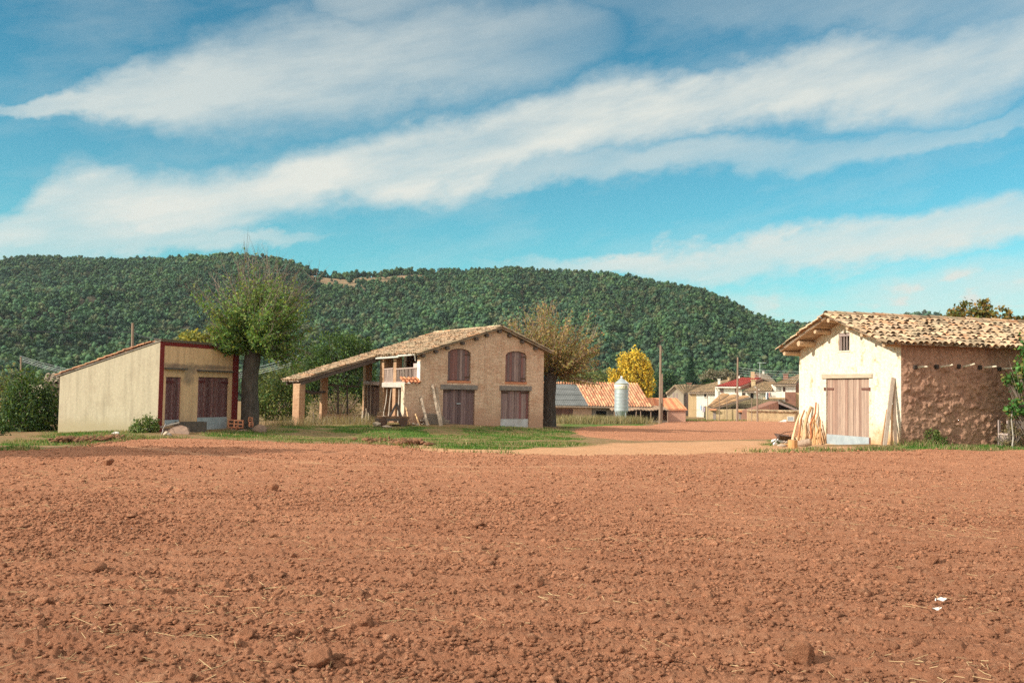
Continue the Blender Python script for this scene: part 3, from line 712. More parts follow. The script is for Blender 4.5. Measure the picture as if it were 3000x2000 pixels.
def forest(name, n_try, rr, az, zf, dens, pick, size, cols):
    rg = np.random.default_rng(5)
    a = rg.uniform(az[0], az[1], n_try); r = np.sqrt(rg.uniform(rr[0] ** 2, rr[1] ** 2, n_try))
    ok = pick(a, r, rg); a, r = a[ok], r[ok]; x, y = r * np.sin(a), r * np.cos(a)
    # thin by grid cell so crowns stand apart
    cell = dens; key = np.floor(x / cell).astype(np.int64) * 100003 + np.floor(y / cell).astype(np.int64)
    _, i = np.unique(key, return_index=True); a, r, x, y = a[i], r[i], x[i], y[i]
    z = zf(r, a); n = len(x)
    clump = fbm(x * .012, y * .008, 3, 141)
    s = size * (.5 + .85 * rg.random(n) ** 1.4) * (.75 + .5 * clump)
    tmV, tmF = ICO1; k = len(tmV)
    Vs, Fs, Cs, b = [], [], [], 0
    base = palette(n, cols, rg, .16) * (.75 + .6 * clump)[:, None]
    for lobe in range(2):
        off = rg.normal(size=(n, 3)) * s[:, None] * np.array([[.22, .22, .10]]) * lobe
        hz = s * (.55 if lobe == 0 else 1.0); rad_ = s * (.38 if lobe == 0 else .25)
        jit = 1 + rg.normal(size=(n, k, 1)) * .24
        p = tmV[None] * jit * rad_[:, None, None] * np.array([[[1, 1, .95]]])
        p[..., 0] += (x + off[:, 0])[:, None]; p[..., 1] += (y + off[:, 1])[:, None]; p[..., 2] += (z + hz + off[:, 2])[:, None]
        Vs.append(p.reshape(-1, 3)); Fs.append((tmF[None] + (np.arange(n) * k)[:, None, None]).reshape(-1, 3) + b); b += n * k
        Cs.append(np.repeat(base, len(tmF), 0) * (1 + rg.normal(size=(n * len(tmF), 1)) * .16))
    # loose sprays round each crown
    q = 56; d = rg.normal(size=(n, q, 3)); d /= np.linalg.norm(d, axis=2, keepdims=True)
    c = d * (s * .52)[:, None, None] * rg.uniform(.65, 1.1, (n, q, 1)); c[..., 2] = np.abs(c[..., 2]) * 1.1
    c += np.stack([x, y, z + s * .55], -1)[:, None, :]
    V, Q = leaf_quads(c.reshape(-1, 3), np.repeat(s * .27, q) * rg.uniform(.6, 1.3, n * q), .8, .5, d.reshape(-1, 3), rg)
    Vs.append(V); Q = Q + b
    C = np.concatenate(Cs + [np.repeat(base, q, 0) * (1.05 + rg.normal(size=(n * q, 1)) * .2)])
    tag(np_mesh(name, np.concatenate(Vs), [np.concatenate(Fs), Q], M['leaf_far'], cols=np.clip(C, .003, 1)), kind='stuff')
    print(name, n)
M['leaf_far'] = leafmat('leaf_far', .12, .8)
PINE = [(.040, .085, .040), (.050, .105, .045), (.032, .068, .038), (.062, .108, .040), (.080, .095, .045), (.045, .080, .042), (.055, .10, .038)]
def pick_hill(a, r, rg):
    rr = ridge_r(a); t = (r - R_FOOT) / (rr - R_FOOT)
    k = fbm(r * np.sin(a) * .016, r * np.cos(a) * .010, 4, 151)
    scr = sm(k, .50, .66) * (1 - .5 * t)
    return (t > 0.02) & (t < 1.06) & (~clearing(a, r) | (rg.random(len(a)) < .035)) & (rg.random(len(a)) > scr * .62)
forest('forest', 120000, (R_FOOT, 960), (HAZ[0] + .02, HAZ[-1] - .02), hill_z, 2.95, pick_hill, 4.0, PINE)
forest('forest', 5000, (1250, 1540), (FAZ[0], FAZ[-1]), far_z, 6.0, lambda a, r, g: r > 0, 8.0, PINE)
# ------------------------------------------------------------------ building helpers
def wall_pieces(mb, x0, x1, zb, zt_, holes, y0, y1, axis='x', col=None):
    """solid wall between y0 and y1 along x (or along y when axis='y'), base zb(x), top zt_(x), holes (xa, xb, za, top(x) or number)"""
    xs = {x0, x1}
    for h in holes:
        n = 9 if callable(h[3]) else 1
        for i in range(n + 1): xs.add(h[0] + (h[1] - h[0]) * i / n)
    for k in getattr(zt_, 'knots', ()): xs.add(k)
    xs = sorted(x for x in xs if x0 - 1e-6 <= x <= x1 + 1e-6)
    for a, b in zip(xs, xs[1:]):
        if b - a < 1e-4: continue
        m = (a + b) / 2
        spans = [((zb(a), zb(b)), (zt_(a), zt_(b)))]
        for h in sorted((h for h in holes if h[0] < m < h[1]), key=lambda h: h[2]):
            lo, hi = spans.pop()
            f = h[3] if callable(h[3]) else (lambda x, v=h[3]: v)
            if h[2] > max(lo) + 1e-4: spans.append((lo, (h[2], h[2])))
            spans.append(((f(a), f(b)), hi))
        for lo, hi in spans:
            q = [(a, lo[0]), (b, lo[1]), (b, hi[1]), (a, hi[0])]
            if axis == 'x': mb.prism([(x, y0, z) for x, z in q], (0, y1 - y0, 0), col)
            else: mb.prism([(y0, x, z) for x, z in q], (y1 - y0, 0, 0), col)
    return mb
def lin(*pts):
    xs = [p[0] for p in pts]; zs = [p[1] for p in pts]
    f = lambda x: float(np.interp(x, xs, zs)); f.knots = xs; return f
def const(v): return lambda x: v

TILE_OLD = [(1.0, .95, .88), (1.14, 1.0, .84), (.92, .86, .78), (.78, .74, .66), (1.08, 1.0, .92), (1.0, .74, .58), (.62, .62, .56), (1.2, 1.12, 1.0), (.85, .87, .78), (.52, .50, .44)]
TILE_RED = [(1, .9, .85), (1.1, 1, .9), (.85, .72, .66), (.95, .7, .6), (1.2, 1.15, 1.0), (.72, .58, .52)]
def tiles(mb, O, U, Sv, lu, ls, w=.24, l=.36, r=.085, cols=TILE_OLD, jit=1.0, seg=4, sag=0.0, pans=True, ls_fn=None):
    """barrel tiles: O eave corner, U unit along the eave, Sv unit up the slope"""
    O, U, Sv = Vector(O), Vector(U).normalized(), Vector(Sv).normalized(); Nn = U.cross(Sv).normalized()
    if Nn.z < 0: Nn = -Nn
    nu = int(lu / w); w = lu / nu
    for i in range(nu + 1):
        L = ls_fn(i * w) if ls_fn else ls
        nr = max(1, int(round(L / l))); ll = L / nr
        for kind in ((0, 1) if pans and i < nu else (0,)):
            u0 = i * w + (w * .5 if kind else 0)
            for j in range(nr):
                c = rnd.choice(cols); k = rnd.uniform(.8, 1.12); c = tuple(x * k for x in c)
                du = rnd.gauss(0, .010) * jit; sk = rnd.gauss(0, .018) * jit; dz = rnd.gauss(0, .007) * jit
                a0 = j * ll - .03 + rnd.gauss(0, .015) * jit; a1 = (j + 1) * ll + .05
                sg = -sag * math.sin(math.pi * (u0 / lu)) * 1.0
                vs = []
                for s_, (a, rr, lift) in enumerate(((a0, r * 1.15, .055), (a1, r * .88, .025))):
                    for q in range(seg + 1):
                        t = math.pi * q / seg
                        if kind == 0: x = -math.cos(t) * rr; h = math.sin(t) * rr * .85 + lift
                        else: x = -math.cos(t) * rr * .9; h = -math.sin(t) * rr * .6 + lift * .8 + .02
                        vs.append(O + U * (u0 + x + du + sk * (s_ * 2 - 1)) + Sv * a + Nn * (h + dz + (.0 if kind == 0 else .0)) + Vector((0, 0, sg)))
                n = seg + 1
                mb.add(vs, [(q, q + 1, n + q + 1, n + q) for q in range(seg)], c)
    return mb
def slab(mb, corners, th, col=None):
    return mb.prism(corners, (0, 0, -th), col)
def planks(mb, x0, x1, z0, z1, y, th=.03, w=.14, top=None, cols=((1, 1, 1), (.8, .78, .78), (1.1, 1.05, 1.0), (.65, .62, .62)), axis='x', gap=.008, sgn=1):
    n = max(1, round((x1 - x0) / w)); w = (x1 - x0) / n
    for i in range(n):
        a, b = x0 + i * w + gap / 2, x0 + (i + 1) * w - gap / 2; dy = rnd.uniform(-.006, .006)
        ta, tb = (top(a), top(b)) if top else (z1, z1)
        zb_ = z0 + rnd.uniform(0, .02)
        q = [(a, zb_), (b, zb_), (b, tb), (a, ta)]; c = rnd.choice(cols); k = rnd.uniform(.85, 1.12); c = tuple(v * k for v in c)
        if axis == 'x': mb.prism([(x, y + dy, z) for x, z in q], (0, th, 0), c)
        else: mb.prism([(y + dy, x, z) for x, z in q], (th, 0, 0), c)
def rough_grid(name, fn, nu, nv, mat_, parent, amp, thick=None):
    """a displaced sheet: fn(u, v) -> (point, normal), with seams kept at its rim"""
    us = np.linspace(0, 1, nu); vs = np.linspace(0, 1, nv)
    V = np.array([fn(u, v) for v in vs for u in us])
    return np_mesh(name, V, [grid_faces(nv, nu)], mat_, parent, smooth=True)

# ------------------------------------------------------------------ the small rendered shed at the left
M['branchless'] = mat('pale_beam', (.52, .47, .40), (.40, .36, .31), 3, .9, .5, 18, .01)
def left_shed():
    f = Frame(465, 42, 68.5); root = thing('rendered_shed', 'small lean-to shed with plain rendered side wall and ochre front framed in dark red paint', 'shed', f.loc, f.a)
    D_ = f.hit(172, 1200, 0, 0).y; Wd = f.hit(697, 1130, 1, 0).x
    zf_ = f.hit(462, 997, 1, 0).z; zb_ = f.hit(174, 1103, 0, 0).z
    side = wallmat('grey_render', (.42, .36, .255), (.38, .32, .225), (.33, .27, .17), .5, st=.35, bscale=30, dist=.015, fine=.16)
    h = lambda px, py: f.hit(px, py, 1, 0); _sp = [(h(560, 1080).x, h(560, 1080).z, .75, .30, (.16, .12, .09), .8), (h(552, 1110).x, h(552, 1110).z, .45, .35, (.20, .15, .11), .75), (h(510, 1072).x, h(510, 1072).z, 1.0, .16, (.14, .10, .08), .8), (h(625, 1076).x, h(625, 1076).z, 1.6, .15, (.14, .10, .08), .8)]
    front = wallmat('ochre_render', (.68, .44, .25), (.58, .37, .21), (.50, .30, .16), .4, st=.35, bscale=28, dist=.015, fine=.2, spots=_sp)
    red = mat('red_trim_paint', (.20, .026, .024), (.15, .022, .02), 3, .9, .2, 30, .01)
    h = lambda px, py: f.hit(px, py, 1, 0)
    lz = f.gz(0, 0) - .4
    d1 = (h(483, 1200).x, h(528, 1200).x, h(505, 1246).z, h(505, 1104).z)
    d2 = (h(578, 1200).x, h(668, 1200).x, h(624, 1260).z, h(624, 1105).z)
    mb = MB(); wall_pieces(mb, 0, Wd, const(lz), const(zf_), [(d1[0], d1[1], d1[2], d1[3]), (d2[0], d2[1], d2[2], d2[3])], 0, .28)
    mb.build('front_wall', front, root)
    mb = MB(); wall_pieces(mb, .28, D_, const(lz - .4), lin((0, zf_ - .02), (D_, zb_)), [], 0, .25, 'y')
    mb.add([(0.0, 0.0, lz), (0, .28, lz), (0, .28, zf_), (0, 0, zf_)], [(0, 1, 2, 3)])
    for v in range(-4, 0): mb.v[v] = (mb.v[v][0] - .003, mb.v[v][1], mb.v[v][2])
    mb.build('side_wall', side, root)
    mb = MB(); wall_pieces(mb, .28, D_, const(lz), lin((0, zf_ - .02), (D_, zb_)), [], Wd - .25, Wd, 'y'); wall_pieces(mb, .25, Wd - .25, const(lz), const(zb_), [], D_ - .25, D_)
    mb.build('rear_wall', side, root)
    mb = MB(); a = h(479, 1100).x; b = h(681, 1100).x; zz = h(580, 1019).z
    mb.box(-.012, a, -.012, 0, lz, zz); mb.box(b, Wd + .012, -.012, 0, lz, zz); mb.box(-.012, Wd + .012, -.012, 0, zz, zf_ - .004)
    mb.build('painted_border', red, root)
    mb = MB(); slab(mb, [(-.04, -.05, zf_ + .02), (Wd + .04, -.05, zf_ + .02), (Wd + .04, D_ + .22, zb_ + .03), (-.04, D_ + .22, zb_ + .03)], .04)
    rf = mb.build('roof', M['concrete'], root)
    mb = MB(); mb.box(-.06, Wd + .06, -.09, .30, zf_ + .022, zf_ + .075); mb.build('coping', bpy.data.materials.get('dark_coping') or mat('dark_coping', (.14, .11, .085), (.10, .08, .06), 4, .95, .3), root)
    mb = MB(); sv = Vector((0, -(D_ + .2), zf_ - zb_ + .03)).normalized()
    tiles(mb, (-.02, D_ + .26, zb_ + .025), (1, 0, 0), sv, Wd + .02, math.hypot(D_ - .25, zf_ - zb_), r=.06, cols=[(.95, .62, .5), (.85, .6, .5), (1, .75, .6)])
    mb.build('roof_tiles', M['tile'], rf)
    soot = mat('sooty_concrete', (.075, .062, .052), (.12, .095, .075), 6, .95, .5, 25, .02)
    for p0, p1, py in ((481, 542, 1079), (577, 678, 1086)):
        mb = MB(); q0, q1 = h(p0, py), h(p1, py + 3); mb.box(q0.x, q1.x, -.16, -.003, (q0.z + q1.z) / 2 - .035, (q0.z + q1.z) / 2 + .045); mb.build('lintel_ledge', soot, root)
    for d, k, n in ((d1, 1233, 'single'), (d2, 1225, 'double')):
        mb = MB(); zk = h(505 if n == 'single' else 624, k).z
        planks(mb, d[0] + .02, d[1] - .02, zk, d[3] - .02, .05, .035, .13)
        dr = mb.build('door', M['redwood'], root)
        mb = MB()
        if n == 'double':
            m_ = (d[0] + d[1]) / 2; mb.box(d[0] + .02, m_ - .008, .035, .06, d[2] + .02, zk + .05); mb.box(m_ + .008, d[1] - .02, .035, .06, d[2] + .02, zk + .05)
        else: mb.box(d[0] + .02, d[1] - .02, .035, .06, d[2] + .02, zk + .05)
        mb.build('kick_plate', M['steel'], dr)
        for xa_, xb2 in ((d[0] - .06, d[0] + .5), (d[1] - .5, d[1] + .06))[:2 if n == 'double' else 1]:
            mb = MB(); mb.box(xa_, xb2, .028, .048, d[3] - .26, d[3] - .17); mb.build('strap_hinge', bpy.data.materials.get('red_iron') or mat('red_iron', (.11, .02, .02), (.08, .02, .02), 6, .8, .2), dr)
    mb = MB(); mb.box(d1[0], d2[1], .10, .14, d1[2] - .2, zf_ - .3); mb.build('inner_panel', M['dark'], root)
    mb = MB(); mb.box(d2[0] - .1, d2[1] + .15, -.35, -.003, lz, d2[2] - .03); mb.build('door_sill', M['concrete'], root, bevel=.02)
    return f
FL = left_shed()

# ------------------------------------------------------------------ the brick barn in the middle
FM = Frame(1230, 52, 31, 0.0)
def middle_barn():
    f = FM; root = thing('brick_barn', 'two-storey brick barn with gable front, open balcony and long tiled lean-to roof', 'barn', f.loc, f.a)
    Wd = f.hit(1592, 1150, 1, 0).x; XR = f.hit(1463, 1000, 1, 0).x
    ZR, ZE, ZR2 = 5.29 - .14, 3.62, 4.05; DEP = 7.7; SL = (ZR - ZE) / XR
    h = lambda px, py: f.hit(px, py, 1, 0)
    fac = wallmat('barn_brick', (.80, .575, .41), (.70, .455, .31), (.46, .28, .185), .9, brick=(.30, .075, .014, (.80, .74, .68), .97), st=.8, bscale=22, dist=.03, pscale=.9, fine=.30)
    bri = wallmat('pier_brick', (.56, .36, .22), (.50, .30, .18), (.36, .2, .12), .5, brick=(.28, .07, .014, (.62, .55, .48), 1.0), st=.6, bscale=25, dist=.02)
    lz = -.75
    def arch(x0, x1, zs, ztop):
        m_ = (x0 + x1) / 2; hw = (x1 - x0) / 2
        return lambda x: zs + (ztop - zs) * math.sqrt(max(0, 1 - ((x - m_) / hw) ** 2 * .97))
    wins = []
    for a, b, top, sp, bot in ((1312, 1379, 1021, 1034, 1115), (1481, 1543, 1028.5, 1041, 1118.5)):
        x0, x1 = h(a, 1070).x, h(b, 1070).x; wins.append((x0, x1, h((a + b) / 2, bot).z, arch(x0, x1, h(a, sp).z, h((a + b) / 2, top).z)))
    drs = []
    for a, b, top, bot in ((1297, 1391, 1141, 1247), (1467, 1551, 1144, 1254)):
        drs.append((h(a, 1200).x, h(b, 1200).x, h((a + b) / 2, bot).z, h((a + b) / 2, top).z))
    top = lin((0, ZE), (XR, ZR), (Wd, ZR2))
    mb = MB(); wall_pieces(mb, 0, Wd, const(lz), top, wins + drs, 0, .38)
    zw = h(1200, 1123).z; xw = h(1184, 1200).x
    wall_pieces(mb, xw, 0, const(lz), const(zw), [], 0, .38)
    mb.build('gable_wall', fac, root)
    # whitewashed ends catching the sun
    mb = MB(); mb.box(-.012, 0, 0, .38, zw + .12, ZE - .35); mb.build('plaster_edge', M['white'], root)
    mb = MB(); mb.box(xw - .012, xw, -.0, .40, lz, zw); mb.build('plaster_edge', mat('cream_plaster', (.66, .52, .38), (.58, .44, .30), 3, .95, .3, 20, .01), root)
    mb = MB(); wall_pieces(mb, .38, DEP, const(lz), const(ZR2), [], Wd - .38, Wd, 'y'); mb.build('side_wall', fac, root)
    ZF = f.hit(1145, 1121, 0, 0).z
    mb = MB(); wall_pieces(mb, .4, Wd - .38, const(lz), lin((0, ZF), (Wd, ZF)), [], DEP - .38, DEP); mb.build('rear_wall', fac, root)
    mb = MB()
    wall_pieces(mb, 2.6, Wd - .38, const(ZF), lin((0, ZE), (XR, ZR), (Wd, ZR2)), [(4.6, 6.2, ZF, ZF + 1.1)], DEP - .38, DEP)
    mb.build('rear_gable', fac, root)
    mb = MB(); mb.box(0.02, Wd - .38, .38, DEP - .38, ZF - .16, ZF - .02); mb.build('loft_floor', M['woodx'], root)
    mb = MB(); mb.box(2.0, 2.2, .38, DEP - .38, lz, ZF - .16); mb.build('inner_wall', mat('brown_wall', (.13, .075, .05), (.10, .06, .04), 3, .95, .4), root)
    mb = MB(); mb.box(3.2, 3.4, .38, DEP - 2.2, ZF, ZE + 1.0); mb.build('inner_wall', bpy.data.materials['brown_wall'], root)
    # piers along the west side
    ym = f.hit(1156, 1100, 0, 0).y; yc = 5.2
    mb = MB(); mb.box(0, .36, ym - .19, ym + .19, ZF + .0, ZE - .05); mb.box(-.02, .34, ym - .2, ym + .2, lz, ZF - .0); mb.box(-.14, .44, ym - .30, ym + .30, lz, .35); mb.build('pier', bri, root, bevel=.015)
    mb = MB(); mb.box(-.03, .55, yc - .55, yc, lz, ZE - .02); mb.box(-.12, .62, yc - .62, yc + .02, lz, .5); mb.build('pier', bri, root, bevel=.02)
    mb = MB(); mb.box(0, .42, DEP - .38, DEP, lz, ZE - .02); mb.build('pier', bri, root, bevel=.015)
    # balcony: beam, rails, balusters
    mb = MB(); mb.beam((.02, .9, ZF - .12), (.02, yc - .55, ZF - .12), .30, .27); mb.build('balcony_beam', M['branchless'], root, bevel=.02)
    for ya, yb in ((.42, ym - .2), (ym + .2, yc - .5)):
        mb = MB(); zt1_ = ZF + .80
        mb.beam((.02, ya, zt1_), (.02, yb, zt1_ - .04), .07, .06, (1.5, 1.45, 1.35)); mb.beam((.02, ya, ZF + .05), (.02, yb, ZF + .05), .05, .05, (1.4, 1.35, 1.25))
        n = 15 if ya < 1 else 16
        for i in range(n):
            y = ya + (yb - ya) * (i + .5) / n; mb.beam((.03 + rnd.uniform(-.01, .01), y, ZF + .05), (.03, y + rnd.gauss(0, .02), zt1_ - .03), .035, .045, (1.35, 1.3, 1.2))
        mb.build('balustrade', M['wood'], root)
    mb = MB(); planks(mb, .42, .95, ZF + .02, ZE - .45, .05, .03, .13, axis='y', cols=((1.9, 1.9, 1.9), (1.7, 1.7, 1.75), (2.1, 2.05, 2))); mb.build('board_screen', M['wood'], root)
    # tile cap over the wing wall
    mb = MB(); tiles(mb, (xw - .05, -.06, zw + .01), (1, 0, 0), (0, 1, .55), -xw + .02, .52, w=.2, l=.26, cols=TILE_RED); mb.build('coping_tiles', M['tile_new'], root)
    # roof
    rf = MB(); th = .07
    VO = .25
    zr_ = lambda x: ZE + SL * x + .10
    rf_s = MB(); E = [(-.30, -VO), (-.30, yc), (-4.8, yc), (-4.8, DEP + .2), (XR, DEP + .2), (XR, -VO)]
    slab(rf_s, [(x, y, zr_(x)) for x, y in ((-.30, -VO), (XR, -VO), (XR, yc - .1), (-.30, yc - .1))], th)
    slab(rf_s, [(x, y, zr_(x)) for x, y in ((-4.8, yc - .1), (XR, yc - .1), (XR, DEP + .2), (-4.8, DEP + .2))], th)
    SL2 = (ZR - ZR2) / (Wd - XR)
    slab(rf_s, [(XR, -VO, ZR + .10), (Wd + .35, -VO, ZR + .10 - SL2 * (Wd + .35 - XR)), (Wd + .35, DEP + .2, ZR + .10 - SL2 * (Wd + .35 - XR)), (XR, DEP + .2, ZR + .10)], th)
    roof = rf_s.build('roof', M['woodx'], root)
    mb = MB(); su = Vector((1, 0, SL)); k = math.sqrt(1 + SL * SL)
    tiles(mb, (-.36, -VO, zr_(-.36) + .0), (0, 1, 0), su, yc - .1 + VO, (XR + .36) * k, jit=1.5)
    tiles(mb, (-4.86, yc - .1, zr_(-4.86) + .0), (0, 1, 0), su, DEP + .3 - yc, (XR + 4.86) * k, jit=1.6, sag=.0)
    tiles(mb, (Wd + .4, -VO, ZR + .10 - SL2 * (Wd + .4 - XR)), (0, 1, 0), (-1, 0, SL2), DEP + .4, (Wd + .4 - XR) * math.sqrt(1 + SL2 ** 2), jit=1.5)
    for j in range(22):
        y = -VO + j * .37; c = rnd.choice(TILE_OLD); r = .12
        vs = [(XR - math.cos(math.pi * q / 5) * r * (1.1 if e == 0 else .95), y + e * .42, ZR + .13 + math.sin(math.pi * q / 5) * r + rnd.uniform(0, .01)) for e in (0, 1) for q in range(6)]
        mb.add(vs, [(q, q + 1, 7 + q, 6 + q) for q in range(5)], c)
    mb.build('roof_tiles', M['tile'], roof)
    # purlin ends, rafters under the lean-to, gutter
    dk = mat('dark_timber', (.13, .10, .085), (.085, .065, .055), 5, .9, .5, 20, .01)
    for px, py in ((1461, 967), (1424, 979), (1393, 988), (1353, 998), (1308, 1009), (1275, 1018), (1237, 1028), (1490, 985), (1527, 1002), (1566, 1020)):
        q = h(px, py); zz = (ZE + SL * q.x if q.x < XR else ZR - SL2 * (q.x - XR)) - .06
        mb = MB(); mb.beam((q.x, -VO + .04, zz - .04), (q.x, .05, zz - .04), .19, .16); mb.build('purlin', dk, root, bevel=.02)
    for i, y in enumerate((5.25, 6.45, 7.6)):
        mb = MB(); mb.beam((-4.65, y, zr_(-4.65) - .20), (0, y, zr_(0) - .20), .16, .22); mb.build('rafter', dk, root)
    for x in (-4.2, -2.4, -.8):
        mb = MB(); mb.tube([(x, 5.0, zr_(x) - .10), (x, 7.8, zr_(x) - .10)], .05, 6); mb.build('purlin', dk, root)
    mb = MB(); mb.tube([(-.36, -.05, ZE - .02), (-.38, 2.0, ZE - .05)], .05, 6); mb.tube([(-.36, 1.95, ZE - .10), (-.36, 5.0, ZE - .12)], .05, 6); mb.tube([(-.36, -.05, ZE - .02), (-.25, .1, ZE - .35)], .03, 5)
    mb.build('gutter', mat('pale_gutter', (.62, .58, .50), (.5, .46, .4), 4, .8, .2), root)
    # lean-to piers and low wall
    zl = lambda x: zr_(x) - .12
    x1 = f.hit(875, 1200, 1, yc).x; x1b = f.hit(893, 1200, 1, yc).x
    def lean_pier(xa, xb, ya, yb, zb0):
        mb = MB(); mb.prism([(xa, ya, zb0), (xb, ya, zb0), (xb, ya, zl(xb) - .1), (xa, ya, zl(xa) - .1)], (0, yb - ya, 0)); mb.build('pier', bri, root, bevel=.02)
    lean_pier(x1, x1b, yc, yc + 1.05, -.9)
    xa = f.hit(943, 1150, 1, DEP - .4).x; xb_ = f.hit(961, 1150, 1, DEP - .4).x; lean_pier(xa, xb_, DEP - .4, DEP - .05, -.9)
    mb = MB(); mb.box(xa, 0, DEP - .35, DEP - .1, -.9, f.hit(1000, 1213, 1, DEP - .35).z); mb.build('low_wall', fac, root)
    q = lambda px, py, y=DEP - .4: f.hit(px, py, 1, y)
    mb = MB()
    mb.beam(q(961, 1128), q(1052, 1132), .10, .09)
    for px in (990, 1017): mb.beam(q(px, 1130), q(px + 1, 1214), .08, .08)
    mb.build('timber_frame', dk, root)
    mb = MB(); a = f.hit(884, 1143, 1, yc + .3); b = f.hit(952, 1148, 1, DEP - .5); mb.tube([a, (a + b) / 2 + Vector((0, 0, -.10)), b], [.10, .09, .07], 7); mb.build('tie_log', dk, root)
    # closed bay at the back of the west side
    mb = MB(); planks(mb, yc + .1, DEP - .4, -.6, ZF - .25, .10, .04, .17, axis='y', cols=((.7, .5, .42), (.55, .4, .35), (.8, .6, .5))); mb.build('plank_wall', M['wood'], root)
    mb = MB(); mb.beam((.0, yc + .02, ZF - .05), (.0, DEP - .4, ZF + .0), .2, .2, (1.5, 1.5, 1.5)); mb.build('loft_beam', M['wood'], root, bevel=.02)
    # shutters and doors
    for (x0, x1_, z0, tp) in wins:
        mb = MB(); planks(mb, x0 + .015, x1_ - .015, z0 + .02, 0, .10, .035, .15, top=lambda x: tp(x) - .02, cols=((.8, .72, .74), (.62, .54, .57), (.95, .85, .86), (.7, .45, .45)))
        sh = mb.build('shutter', M['wood'], root)
        mb = MB(); zm = tp(x0 + .02)
        for zz in (z0 + .2, zm - .12): mb = MB(); mb.box(x1_ - .32, x1_ + .03, .075, .092, zz - .03, zz + .03); mb.build('strap_hinge', M['iron'], sh)
        mb = MB(); mb.box(x0 - .03, x1_ + .03, -.015, .06, z0 - .12, z0); mb.build('brick_sill', M['brick'], root)
    for i, d in enumerate(drs):
        mb = MB(); m_ = (d[0] + d[1]) / 2; z0 = d[2] + .03
        zk = h(1508, 1227).z if i == 1 else z0
        planks(mb, d[0] + .015, m_ - .01, zk, d[3] - .01, .12, .04, .15, cols=((.62, .52, .56), (.5, .42, .46), (.72, .62, .65)) if i == 0 else ((.85, .72, .76), (.68, .56, .60), (.95, .84, .86)))
        planks(mb, m_ + .01, d[1] - .015, zk, d[3] - .01, .12, .04, .15, cols=((.6, .5, .54), (.48, .40, .44), (.7, .6, .63)) if i == 0 else ((.85, .72, .76), (.72, .42, .44), (.95, .84, .86)))
        dr = mb.build('door', M['wood'], root)
        for xa_, xb2 in ((d[0] - .05, d[0] + .5), (d[1] - .5, d[1] + .05)): mb = MB(); mb.box(xa_, xb2, .088, .108, d[3] - .15, d[3] - .08); mb.build('strap_hinge', M['iron'], dr)
        if i == 0:
            mb = MB(); mb.box(m_ - .1, m_ + .14, .09, .112, d[2] + 1.15, d[2] + 1.21); mb.build('latch', M['steel'], dr)
            mb = MB(); mb.box(d[0] + .05, d[1] - .02, -.12, .1, lz, d[2] + .0); mb.build('door_step', M['concrete'], root, bevel=.02)
        else:
            mb = MB(); mb.box(d[0] + .01, m_ - .008, .10, .125, z0, zk); mb.box(m_ + .008, d[1] - .01, .10, .125, z0, zk); mb.build('kick_plate', mat('painted_plate', (.52, .53, .53), (.40, .38, .36), 3, .8, .3, 14, .01, c3=(.20, .13, .1), c3pos=.62), dr)
    for a, b, t, bt in ((1290, 1399, 1127, 1141), (1463, 1557, 1130, 1144)):
        q0, q1 = h(a, bt), h(b, bt); zt_ = h((a + b) / 2, t).z; zb2 = h((a + b) / 2, bt).z
        mb = MB(); mb.box(q0.x, q1.x, -.05, .2, zb2, zt_); mb.build('lintel', mat('weathered_lintel', (.25, .215, .19), (.17, .145, .13), 5, .95, .7, 16, .02) if 'weathered_lintel' not in bpy.data.materials else bpy.data.materials['weathered_lintel'], root, bevel=.015)
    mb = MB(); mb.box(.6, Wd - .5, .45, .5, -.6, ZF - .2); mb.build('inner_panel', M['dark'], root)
middle_barn()

